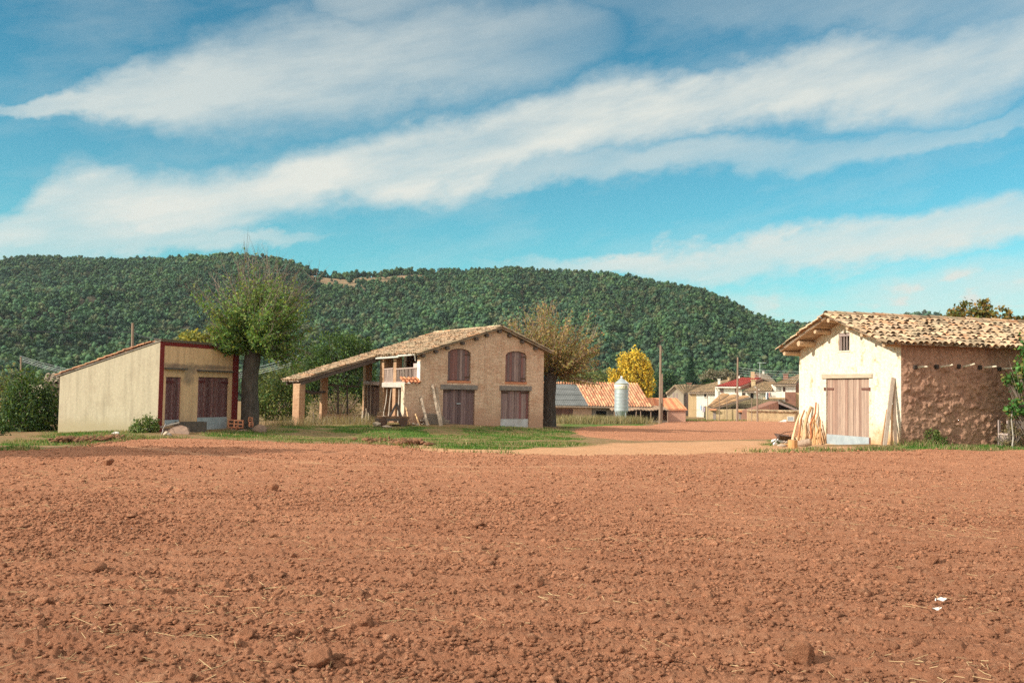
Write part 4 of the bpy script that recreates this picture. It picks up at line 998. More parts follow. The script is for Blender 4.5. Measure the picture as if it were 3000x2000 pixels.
# ------------------------------------------------------------------ the whitewashed barn at the right
FB = Frame(2640, 33, 17, 0.06)
def right_barn():
    f = FB; root = thing('plaster_barn', 'barn with cream plaster gable, wide tiled eaves and rough stone side wall', 'barn', f.loc, f.a)
    Wd = f.hit(2341, 1180, 0, 0).y; YM = Wd / 2; LEN = 11.0
    OV = .80; ZR = 4.57; EO, EL_ = .32, .10; SLR = (ZR - 3.44) / (YM + EO); SLL = (ZR - 3.44) / (YM + EL_)
    sl = lambda y: SLR if y < YM else SLL
    zu = lambda y: ZR - sl(y) * abs(y - YM) - .02          # underside of the roof deck
    h = lambda px, py: f.hit(px, py, 0, 0)
    cream = wallmat('cream_plaster_wall', (.78, .70, .55), (.52, .37, .21), (.56, .32, .16), .75, st=.9, bscale=9, dist=.06, pscale=2.8, plo=.55, phi=.68, fine=.24)
    rub = wallmat('rubble_wall', (.43, .25, .165), (.33, .18, .12), (.29, .155, .10), .5, st=1.0, bscale=9, dist=.06, pscale=1.5, fine=.4)
    lz = -.6
    dy0, dy1 = h(2546, 1200).y, h(2420, 1200).y; dz1 = h(2483, 1108).z; dz0 = h(2483, 1306).z
    wy0, wy1 = h(2489, 1000).y, h(2457, 1000).y; wz0, wz1 = h(2473, 1027).z, h(2473, 975).z
    mb = MB(); wall_pieces(mb, 0, Wd, const(lz), lin((0, zu(0)), (YM, zu(YM)), (Wd, zu(Wd))), [(dy0, dy1, dz0, dz1), (wy0, wy1, wz0, wz1)], 0, .42, 'y')
    mb.build('gable_wall', cream, root)
    # rubble side wall: displaced stonework
    n = 560; m_ = 180; xs = np.linspace(0.0, LEN, n); zs = np.linspace(lz, zu(0) + .0, m_); Xg, Zg = np.meshgrid(xs, zs)
    st = np.abs(fbm(Xg * 4.6, Zg * 5.6, 3, 201) - .5) * 2; st2 = fbm(Xg * 9, Zg * 10, 3, 205)
    e = np.clip(Xg / .15, 0, 1) * np.clip(1 - (Zg - 2.6) / .8, .25, 1)
    Yg = -.002 - e * (.40 * np.maximum(crumbs(Xg + .06 * st2, Zg + .05 * st, .21, 401, .25, .62, .8), crumbs(Xg + .05 * st2, Zg, .11, 411, .25, .6, .7)) + .13 * np.maximum(fbm(Xg * 4.5, Zg * 5.5, 3, 215) - .3, 0))
    V = np.stack([Xg, Yg, Zg], -1).reshape(-1, 3)
    back = V.copy(); back[:, 1] = .42
    o = np_mesh('side_wall', V, [grid_faces(m_, n)], rub, root, smooth=True)
    mb = MB(); wall_pieces(mb, .42, LEN, const(lz), const(zu(0)), [], .02, .42); wall_pieces(mb, .42, LEN, const(lz), const(zu(0)), [], Wd - .42, Wd); wall_pieces(mb, .42, Wd - .42, const(lz), lin((0, zu(0)), (YM, zu(YM)), (Wd, zu(Wd))), [], LEN - .42, LEN, 'y')
    mb.build('rear_wall', rub, root)
    # beam ends poking out of the side wall
    for i, (px, py, dx, dz) in enumerate(((2694, 1074, .12, .0), (2765, 1073, .28, .05), (2829, 1072, .28, .07), (2892, 1075, .30, .02), (2943, 1079, .18, .0))):
        q = f.hit(px, py, 1, -.05); mb = MB(); mb.tube([(q.x - dx * .5, .1, q.z - .03), (q.x - dx * .3, -.16, q.z - .01), (q.x + dx * .25, -.40, q.z + dz)], [.04, .036, .028], 6); mb.build('peg', mat('pale_peg', (.62, .55, .42), (.5, .42, .3), 5, .9, .2) if 'pale_peg' not in bpy.data.materials else bpy.data.materials['pale_peg'], root)
        mb = MB(); mb.box(q.x - dx * .7 - .16, q.x - dx * .7 - .02, -.10, .05, q.z - .09, q.z + .05); mb.build('beam_hole', M['dark'], root, bevel=.02)
    # roof
    mb = MB(); th = .035
    for s in (-1, 1):
        ye = -EO if s < 0 else Wd + EL_; ze = 3.44
        slab(mb, [(-OV, YM, ZR + .03), (-OV, ye, ze + .03), (LEN + .3, ye, ze + .03), (LEN + .3, YM, ZR + .03)], th)
    roof = mb.build('roof', M['woodx'], root)
    mb = MB(); k = math.sqrt(1 + SLR ** 2)
    tiles(mb, (-OV - .03, -EO - .08, 3.44 - SLR * .08 + .035), (1, 0, 0), (0, 1, SLR), LEN + OV + .2, (YM + EO + .08) * k, w=.245, l=.36, r=.092, jit=1.7, seg=5)
    tiles(mb, (-OV - .03, Wd + EL_ + .08, 3.44 - SLL * .08 + .035), (1, 0, 0), (0, -1, SLL), LEN + OV + .2, (YM + EL_ + .08) * k, w=.245, l=.36, r=.092, jit=1.6, seg=5)
    j = 0; x = -OV - .06
    while x < LEN:
        c = rnd.choice(TILE_OLD); r = .14; dz = rnd.uniform(0, .03); dy = rnd.gauss(0, .015)
        vs = [(x + e * .46, YM + dy - math.cos(math.pi * q / 6) * r * (1.12 if e == 0 else .95), ZR + .06 + dz + math.sin(math.pi * q / 6) * r * .9 + (.02 if e == 0 else 0)) for e in (0, 1) for q in range(7)]
        mb.add(vs, [(q, q + 1, 8 + q, 7 + q) for q in range(6)], c); x += .40
    mb.build('roof_tiles', M['tile'], roof)
    mb = MB(); x = -OV
    bcol = ((1.25, 1.1, .95), (1.05, .9, .75), (1.4, 1.25, 1.05))
    # reed and board lining seen under the overhang
    for s in (-1, 1):
        for i in range(9):
            y = YM + s * (.1 + i * (YM + .05) / 9); y2 = YM + s * (.1 + (i + .9) * (YM + .05) / 9)
            za, zb_ = ZR - sl(y) * abs(y - YM), ZR - sl(y2) * abs(y2 - YM)
            mb.prism([(-OV + .02, y, za - .012), (-OV + .02, y2, zb_ - .012), (.4, y2, zb_ - .012), (.4, y, za - .012)], (0, 0, -.022), rnd.choice(bcol))
    mb.build('soffit_boards', M['woodx'], roof)
    for y, r, ex in ((YM, .085, .05), (YM + .95, .085, .14), (YM + 1.95, .11, .10), (Wd - .02, .085, .12), (YM - .95, .08, .16), (YM - 1.75, .08, .16), (.1, .08, .2)):
        z = ZR - sl(y) * abs(y - YM) - .055 - r
        mb = MB(); mb.tube([(-OV + ex, y, z), (-.4, y + .01, z + .005), (.2, y, z)], [r * .95, r * 1.02, r], 10, jit=.04); mb.build('purlin', mat('tan_log', (.52, .37, .23), (.40, .27, .165), 4, .9, .4, 20, .01, sc=(.7, 5, 5)) if 'tan_log' not in bpy.data.materials else bpy.data.materials['tan_log'], root, smooth=False)
    # window with bars
    mb = MB()
    for yy in np.linspace(wy0 + .07, wy1 - .07, 4): mb.box(.06, .10, yy - .025, yy + .025, wz0, wz1)
    mb.box(.03, .16, wy0 - .03, wy1 + .03, wz1 - .12, wz1 - .02); mb.box(.04, .09, wy0, wy0 + .05, wz0, wz1 - .12); mb.box(.04, .09, wy1 - .05, wy1, wz0, wz1 - .12)
    mb.build('window_bars', M['wood'], root)
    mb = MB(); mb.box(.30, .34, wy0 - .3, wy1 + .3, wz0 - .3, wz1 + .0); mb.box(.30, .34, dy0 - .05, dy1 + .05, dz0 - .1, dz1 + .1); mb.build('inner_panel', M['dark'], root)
    mb = MB(); mb.box(-.03, .1, wy0 - .05, wy1 + .05, wz0 - .05, wz0); mb.build('window_sill', cream, root)
    # door
    zk0 = h(2483, 1275).z
    mb = MB(); ymid = (dy0 + dy1) / 2
    pc = ((1.2, 1.12, 1.05), (1.05, .95, .9), (1.3, 1.22, 1.15), (1.0, .84, .78))
    planks(mb, dy0 + .02, ymid - .006, zk0 - .1, dz1 - .02, .05, .04, .145, axis='y', cols=pc); planks(mb, ymid + .006, dy1 - .02, zk0 - .1, dz1 - .02, .05, .04, .145, axis='y', cols=pc)
    dr = mb.build('door', mat('door_wood', (.33, .25, .20), (.23, .17, .14), 4, .9, .6, 20, .01, use=True, sc=(6, 6, .5), c3=(.10, .06, .05), c3pos=.62), root)
    mb = MB(); mb.prism([(.03, dy0 - .02, h(2548, 1315).z), (.03, dy1 + .01, h(2420, 1306).z), (.03, dy1 + .01, h(2420, 1271).z), (.03, dy0 - .02, h(2548, 1281).z)], (.018, 0, 0)); mb.build('kick_plate', M['steel'], dr)
    rust = mat('rust', (.16, .075, .055), (.11, .05, .04), 8, .85, .3)
    for a, b in ((dy1 + .05, dy1 - .42), (dy0 - .05, dy0 + .45)): mb = MB(); mb.box(.025, .047, min(a, b), max(a, b), dz1 - .42, dz1 - .34); mb.box(-.04, .024, a - .04, a + .04, dz1 - .44, dz1 - .32); mb.build('strap_hinge', rust, dr)
    mb = MB(); mb.box(-.02, .03, dy0 - .09, dy0 - .02, zk0 - .25, zk0 - .02); mb.build('latch', rust, dr)
    mb = MB(); a, b = h(2557, 1104), h(2410, 1108); mb.prism([(-.05, a.y, dz1 + .0), (-.05, b.y, dz1 + .0), (-.05, b.y, dz1 + .17), (-.05, a.y, dz1 + .15)], (.25, 0, 0)); mb.build('lintel', mat('pale_timber', (.46, .38, .28), (.36, .29, .21), 4, .9, .6, 18, .01, sc=(5, .6, 5)), root, bevel=.01)
    mb = MB(); mb.box(-.10, .0, dy0 - .2, dy1 + .4, lz, dz0 + .02); mb.build('door_sill', mat('earth_sill', (.50, .33, .19), (.40, .25, .14), 4, .95, .5, 15, .02), root, bevel=.03)
right_barn()
# ------------------------------------------------------------------ trees and bushes
def leaves_obj(C, size, cols, parent, name='crown', aspect=.5, out=None, up=.3, var=.18, matn='leaf'):
    V, q = leaf_quads(np.asarray(C), size, aspect, up, out)
    return np_mesh(name, V, [q], M[matn], parent, cols=palette(len(q), cols, var=var))
def curve_pts(p, d, L, n, bend, wob):
    """a shoot: start p, direction d, length L, bending towards `bend`"""
    pts = [Vector(p)]; d = Vector(d).normalized()
    for i in range(n):
        d = (d + Vector(bend) * (1 / n) + Vector((rnd.gauss(0, wob), rnd.gauss(0, wob), rnd.gauss(0, wob)))).normalized()
        pts.append(pts[-1] + d * (L / n))
    return pts
def pollard(name, label, base, hh, r0, r1, lean, shoots, leafc, leaf_size, dens, twmat, group=None, knob=.5, leaf_t=(.08, .75), flare=1.35, extra=None):
    root = thing(name, label, 'tree', base, 0, group)
    mb = MB(); k = 9; pts = []; rr = []
    for i in range(k):
        t = i / (k - 1); pts.append((lean[0] * t + .05 * math.sin(t * 7), lean[1] * t, -.4 + (hh + .4) * t)); rr.append((r0 + (r1 - r0) * t) * (1 + (flare - 1) * max(0, 1 - t * 4) ** 2) * rnd.uniform(.95, 1.05))
    pts.append((lean[0], lean[1], hh + r1 * .5)); rr.append(r1 * .6)
    mb.tube(pts, rr, 14, jit=.07)
    head = Vector((lean[0], lean[1], hh))
    for i in range(7):
        a = 6.28 * i / 7 + rnd.uniform(-.3, .3); d = Vector((math.cos(a), math.sin(a), rnd.uniform(.3, .9)))
        e = head + d * knob; mb.tube([head - Vector((0, 0, .3)), head + d * knob * .6, e], [r1 * .55, r1 * .42, r1 * .28], 8, jit=.1)
    mb.build('trunk', M['bark'], root)
    tw = MB(); LC = []
    for sh in shoots:
        (dx, dy, dz), L, rad_, bend, ld = sh
        d = Vector((dx, dy, dz)).normalized(); p = head + Vector((d.x, d.y, d.z * .6)) * knob * rnd.uniform(.5, 1.0)
        n = 7; pts = curve_pts(p, d, L, n, bend, .07)
        tw.tube(pts, [rad_ * (1 - .88 * i / n) for i in range(n + 1)], 4, cap=False)
        for _ in range(int(L * 3.2)):
            i = rnd.randint(1, n - 1); dd = (pts[i + 1] - pts[i]).normalized() + Vector((rnd.gauss(0, .5), rnd.gauss(0, .5), rnd.gauss(.1, .4)))
            l2 = L * rnd.uniform(.12, .32); sp = curve_pts(pts[i], dd, l2, 3, bend, .1); tw.tube(sp, [rad_ * .32, rad_ * .25, rad_ * .18, rad_ * .08], 3, cap=False)
            for _ in range(int(l2 * dens * .7 * ld)):
                q = rnd.random(); j = min(2, int(q * 3)); t = (i + q) / n
                if rnd.random() < max(0, 1 - abs(t - leaf_t[0]) / leaf_t[1]): LC.append(sp[j].lerp(sp[j + 1], q * 3 - j) + Vector((rnd.gauss(0, .07), rnd.gauss(0, .07), rnd.gauss(-.02, .07))))
        for _ in range(int(L * dens * ld)):
            t = rnd.random()
            if rnd.random() < max(0, 1 - abs(t - leaf_t[0]) / leaf_t[1]):
                j = min(n - 1, int(t * n)); LC.append(pts[j].lerp(pts[j + 1], t * n - j) + Vector((rnd.gauss(0, .10), rnd.gauss(0, .10), rnd.gauss(-.03, .10))))
    tw.build('branches', M[twmat], root)
    C = np.array([tuple(p) for p in LC]); leaves_obj(C, leaf_size * rng.uniform(.6, 1.3, len(C)), leafc, root)
    return root
def fan(n, el, az, L, r, bend, ld=1.0):
    o = []
    for _ in range(n):
        e = rad(rnd.uniform(*el)); a = rad(rnd.uniform(*az)); o.append(((math.cos(e) * math.cos(a), math.cos(e) * math.sin(a), math.sin(e)), rnd.uniform(*L), rnd.uniform(*r), bend, ld))
    return o
ASH = [(.13, .24, .055), (.17, .28, .07), (.095, .18, .045), (.22, .30, .09), (.26, .28, .07), (.065, .13, .04)]
b = P(727, 1240, 46.4); b.z = zt1(b.x, b.y)
pollard('pollard_tree', 'old pollarded tree with thick dark trunk and thinning green crown beside the red-framed shed', tuple(b), 3.65, .41, .37, (.10, .05), 
        fan(34, (42, 86), (10, 175), (3.2, 4.9), (.022, .040), (0.02, 0, .25), .75) + fan(32, (35, 85), (-170, -10), (2.4, 4.6), (.02, .038), (.05, 0, .25), 1.1) +
        fan(34, (0, 45), (130, 240), (1.3, 2.3), (.02, .03), (0, 0, .1), 4.2) + fan(40, (10, 65), (-80, 80), (2.2, 4.1), (.02, .04), (.1, 0, .15), 2.2) + fan(18, (-8, 30), (-60, 60), (1.6, 3.0), (.015, .03), (0, 0, -.8), 1.8) + fan(20, (30, 80), (100, 260), (1.8, 2.9), (.02, .03), (0, 0, .1), 3.4),
        ASH, .165, 36, 'twig', knob=.6, leaf_t=(.12, .74), flare=1.35)
RUSSET = [(.32, .21, .09), (.26, .18, .08), (.38, .28, .10), (.22, .22, .075), (.19, .22, .06), (.42, .31, .12), (.28, .14, .08)]
b = P(1606, 1240, 60.5); b.z = zt1(b.x, b.y)
pollard('pollard_tree', 'autumn pollard with russet leaves and bare shoots rising behind the brick barn corner', tuple(b), 3.2, .42, .38, (.1, 0),
        fan(58, (38, 86), (0, 360), (2.6, 4.3), (.02, .034), (.02, 0, .25), .8) + fan(40, (8, 50), (-70, 70), (2.0, 3.7), (.02, .035), (0, 0, .14), 1.25) + fan(26, (15, 55), (110, 250), (1.6, 2.6), (.02, .03), (0, 0, .2), 1.5) + fan(14, (-12, 15), (-40, 40), (1.6, 2.9), (.03, .05), (0, 0, .1), .9),
        RUSSET, .155, 32, 'twig_red', knob=.55, leaf_t=(.30, .8))

def bush(name, label, base, blobs, n, size, cols, cat='bush', stems=5, group=None, aspect=.6, shell=.55, clump=.28, kind=None, trunk=0, stem_mat='twig'):
    """blobs: list of (dx, dy, dz, rx, ry, rz) ellipsoids above the base"""
    root = thing(name, label, cat, base, 0, group)
    vol = np.array([b[3] * b[4] * b[5] for b in blobs]) ** .7; vol /= vol.sum(); C, Oo = [], []
    for bl, share in zip(blobs, vol):
        m = int(n * share); k = max(8, int(m / 30)); c = rng.normal(size=(k, 3)); c /= np.linalg.norm(c, axis=1, keepdims=True); c *= (shell + (1 - shell) * rng.random((k, 1)) ** .6)
        w = rng.random(k) ** .8 + .1; i = rng.choice(k, m, p=w / w.sum())
        p = c[i] + rng.normal(size=(m, 3)) * clump * .62; o = p / (np.linalg.norm(p, axis=1, keepdims=True) + 1e-6)
        p = p * np.array(bl[3:6]) + np.array(bl[0:3]); C.append(p); Oo.append(o)
    C = np.concatenate(C); Oo = np.concatenate(Oo); ok = C[:, 2] > -.05; C, Oo = C[ok], Oo[ok]
    leaves_obj(C, size * rng.uniform(.55, 1.35, len(C)), cols, root, aspect=aspect, out=Oo * .8)
    mb = MB()
    for bl in blobs:
        for _ in range(stems):
            e = Vector((bl[0] + rnd.uniform(-.7, .7) * bl[3], bl[1] + rnd.uniform(-.7, .7) * bl[4], bl[2] + rnd.uniform(0, .9) * bl[5])); s = Vector((bl[0] * .3 + rnd.uniform(-.1, .1), bl[1] * .3, -.1))
            m_ = s.lerp(e, .5) + Vector((rnd.gauss(0, .1), rnd.gauss(0, .1), .15)) * bl[5] * .4; r = .015 + .012 * bl[5]; mb.tube([s, m_, e], [r, r * .7, r * .25], 4, cap=False)
        if trunk: mb.tube([(0, 0, -.3), (bl[0] * .5, bl[1] * .5, bl[2] * .6), (bl[0], bl[1], bl[2])], [trunk, trunk * .8, trunk * .4], 7)
    mb.build('trunk' if trunk else 'stems', M[stem_mat], root)
    return root
def bpx(px, pyb, d, tops, z=None):
    """blobs from picture measures (px centre, py centre, half-width px, half-height px) at depth d"""
    b = P(px, pyb, d); b.z = zt1(b.x, b.y) if z is None else z
    out = []
    for t in tops:
        c = P(t[0], t[1], d + (t[4] if len(t) > 4 else 0)); k = d / F
        out.append((c.x - b.x, c.y - b.y, c.z - b.z, t[2] * k, max(t[2] * k * .8, .2), t[3] * k))
    return tuple(b), out
IVY = [(.035, .075, .02), (.05, .10, .025), (.025, .055, .018), (.10, .14, .035), (.07, .11, .03)]
LIGHTG = [(.10, .16, .035), (.14, .19, .045), (.07, .13, .03), (.18, .20, .06), (.06, .10, .03)]
OLIVE = [(.12, .155, .045), (.15, .175, .055), (.09, .13, .04), (.19, .19, .06), (.07, .10, .035)]
YEL = [(.74, .50, .04), (.66, .45, .05), (.80, .57, .08), (.42, .32, .05), (.34, .32, .06)]
YG = [(.28, .26, .05), (.20, .21, .045), (.36, .30, .05), (.12, .15, .04), (.16, .18, .05)]
b, bl = bpx(95, 1275, 46.8, [(95, 1190, 74, 92), (135, 1215, 45, 75, .3), (55, 1180, 50, 60, .5), (40, 1240, 55, 45, .8)])
bush('ivy_thicket', 'big dark thicket against the back corner of the rendered shed', b, bl, 12000, .14, IVY, stems=9)
b, bl = bpx(5, 1285, 39, [(5, 1268, 28, 26), (-50, 1255, 45, 40)])
bush('bush', 'small dark bush at the left end of the grass verge', b, bl, 1800, .10, IVY)
b, bl = bpx(425, 1268, 41.2, [(428, 1250, 34, 30), (405, 1262, 32, 18), (448, 1255, 22, 26)])
bush('bush', 'leafy low bush at the front corner of the red-framed shed', b, bl, 2400, .09, LIGHTG)
b, bl = bpx(40, 1255, 75, [(30, 1160, 70, 75), (110, 1160, 50, 60), (-30, 1170, 60, 80)])
bush('scrub', 'pale olive scrub showing above the dark thicket', b, bl, 4500, .2, OLIVE + [(.25, .2, .08)], stems=8)
b, bl = bpx(590, 1200, 62, [(575, 1000, 55, 34), (630, 985, 30, 28), (545, 1010, 30, 20)])
bush('walnut_tree', 'yellowing walnut crown showing over the flat front of the red-framed shed', b, bl, 2400, .22, YG, 'tree', trunk=.14)
b, bl = bpx(820, 1235, 64, [(815, 1175, 62, 65), (850, 1130, 45, 45), (780, 1190, 40, 50), (870, 1190, 40, 55)])
bush('shrub', 'bright yellow-green shrub in the gap beside the pollard trunk', b, bl, 6500, .16, LIGHTG + [(.22, .22, .06)])
b, bl = bpx(800, 1190, 110, [(800, 1120, 60, 40), (860, 1110, 50, 45), (760, 1130, 40, 35)])
bush('shrub', 'grey-green shrubbery below the pale power lines', b, bl, 3500, .3, OLIVE)
b, bl = bpx(985, 1235, 74, [(985, 1035, 92, 60), (1040, 1040, 55, 55), (930, 1080, 70, 70), (900, 1130, 60, 65), (1000, 1120, 90, 80), (1060, 1110, 50, 70)])
bush('tree', 'round dense green tree rising behind the tiled lean-to roof', b, bl, 15000, .19, LIGHTG[:1] + LIGHTG[2:3] + IVY, 'tree', trunk=.2, stems=8)
b, bl = bpx(990, 1225, 61.5, [(985, 1185, 70, 40), (1040, 1190, 25, 38), (930, 1195, 30, 32)])
bush('bramble', 'tangled half-dry bramble inside the open lean-to', b, bl, 2600, .09, IVY[:2] + DRY + [(.14, .12, .06)], stems=40, stem_mat='twig_red')
b, bl = bpx(1848, 1225, 165, [(1860, 1062, 30, 36), (1832, 1075, 26, 42), (1885, 1085, 24, 42), (1850, 1105, 40, 45), (1800, 1105, 20, 36), (1790, 1135, 18, 28), (1895, 1125, 22, 42), (1825, 1135, 34, 40), (1872, 1140, 30, 35)])
bush('poplar_tree', 'golden yellow autumn tree standing behind the feed silo', b, bl, 13000, .40, YEL, 'tree', trunk=.35, stems=9, shell=.3, clump=.34)
b, bl = bpx(1740, 1210, 200, [(1735, 1115, 60, 30), (1690, 1118, 40, 25), (1790, 1120, 30, 25)])
bush('shrub', 'pale green shrubs along the ridge of the long farm roof', b, bl, 3500, .5, OLIVE)
b, bl = bpx(1935, 1220, 245, [(1935, 1135, 42, 42), (1900, 1160, 28, 30), (1965, 1140, 30, 35), (1960, 1110, 22, 25)])
bush('tree', 'dark green tree between the yellow tree and the grey gabled house', b, bl, 5500, .5, [(.03, .075, .035), (.04, .09, .04), (.05, .11, .04), (.07, .12, .035)], 'tree', trunk=.3)
b, bl = bpx(2110, 1200, 250, [(2085, 1110, 32, 24), (2125, 1108, 35, 24), (2145, 1112, 22, 20)])
bush('bare_scrub', 'bare greyish brown scrub behind the chimneys of the village', b, bl, 4000, .5, [(.22, .19, .13), (.17, .16, .10), (.26, .21, .14), (.13, .14, .08)], stems=20)
b, bl = bpx(2075, 1195, 236, [(2075, 1122, 18, 12)])
bush('bush', 'dark round bush behind the ochre house roof', b, bl, 900, .5, IVY)
b, bl = bpx(2860, 1200, 60, [(2850, 925, 62, 36), (2888, 890, 18, 20), (2812, 915, 26, 34), (2790, 940, 25, 22), (2940, 930, 30, 26), (2995, 950, 26, 24), (2870, 905, 28, 22)])
WAL = [(.14, .15, .03), (.20, .15, .035), (.26, .15, .04), (.10, .12, .03), (.30, .19, .05), (.08, .10, .03)]
bush('walnut_tree', 'walnut tree with orange-green leaves rising behind the cream barn roof', b, bl, 2300, .24, WAL, 'tree', trunk=.2, stems=9, shell=.35, clump=.35)
b, bl = bpx(3065, 1300, 33, [(2990, 1180, 42, 40), (2985, 1100, 40, 50), (3060, 1100, 70, 110), (2950, 1118, 18, 14), (3040, 1020, 50, 60), (2975, 1205, 28, 26)])
bush('fig_tree', 'leafy green tree reaching in front of the rubble wall at the right edge', b, bl, 2700, .13, [(.07, .18, .04), (.09, .22, .05), (.05, .13, .03), (.2, .2, .05)], 'tree', trunk=.1, stems=8, aspect=.8, shell=.3)
b, bl = bpx(2735, 1308, 33.2, [(2735, 1283, 28, 24), (2700, 1295, 24, 15), (2765, 1296, 24, 14)])
bush('bush', 'low green bush at the foot of the rubble side wall', b, bl, 1500, .075, LIGHTG)
b, bl = bpx(2965, 1303, 33.4, [(2965, 1280, 48, 26), (2935, 1290, 28, 16), (2965, 1245, 22, 24)])
bush('dry_bush', 'dry straw-coloured bush in front of the rubble wall, below the overhanging green tree', b, bl, 1700, .07, DRY + [(.16, .17, .07)], stems=40, aspect=.25)
b = (-21, 21); b = (b[0], b[1], zt1(*b))
bush('hedge_tree', 'spreading tree beyond the left border whose shade falls on the field edge', b, [(0, 0, 3.4, 2.3, 2.2, 2.6), (.3, .4, 6.0, 2.2, 1.6, 2.2), (-3.5, -1.5, 3.6, 2.6, 2.4, 2.8), (-2, 1.2, 5.5, 2.2, 1.8, 2.2)], 9000, .42, LIGHTG, 'tree', trunk=.25)

def conifer(label, px, pyt, pyb, hw, d, cols):
    b = P(px, pyb, d); t = P(px, pyt, d); H = t.z - b.z; root = thing('conifer', label, 'tree', tuple(b)); C, O = [], []
    for i in range(15):
        u = i / 14; R = (1 - u) ** .85 * hw * d / F + .15; z = H * (.08 + .90 * u)
        for k in range(int(16 - 9 * u)):
            a = rnd.uniform(0, 6.28); L = R * rnd.uniform(.7, 1.15)
            for q in range(26):
                s = rnd.random() ** .7; C.append((math.cos(a) * L * s + rnd.gauss(0, .16), math.sin(a) * L * s + rnd.gauss(0, .16), z - .28 * L * s + rnd.gauss(0, .12))); O.append((0, 0, .8))
    leaves_obj(C, .42 * rng.uniform(.6, 1.2, len(C)), cols, root, out=np.array(O))
    mb = MB(); mb.tube([(0, 0, -1), (0, 0, H * .95)], [.25, .04], 6); mb.build('trunk', M['bark'], root)
conifer('dark green conifer with drooping layers between the grey house and the ochre house', 2024, 1046, 1150, 30, 235, [(.03, .075, .04), (.04, .09, .045), (.025, .06, .035)])
conifer('small conifer beside the utility pole above the red roof', 2168, 1078, 1120, 14, 260, [(.03, .075, .04), (.04, .09, .045)])

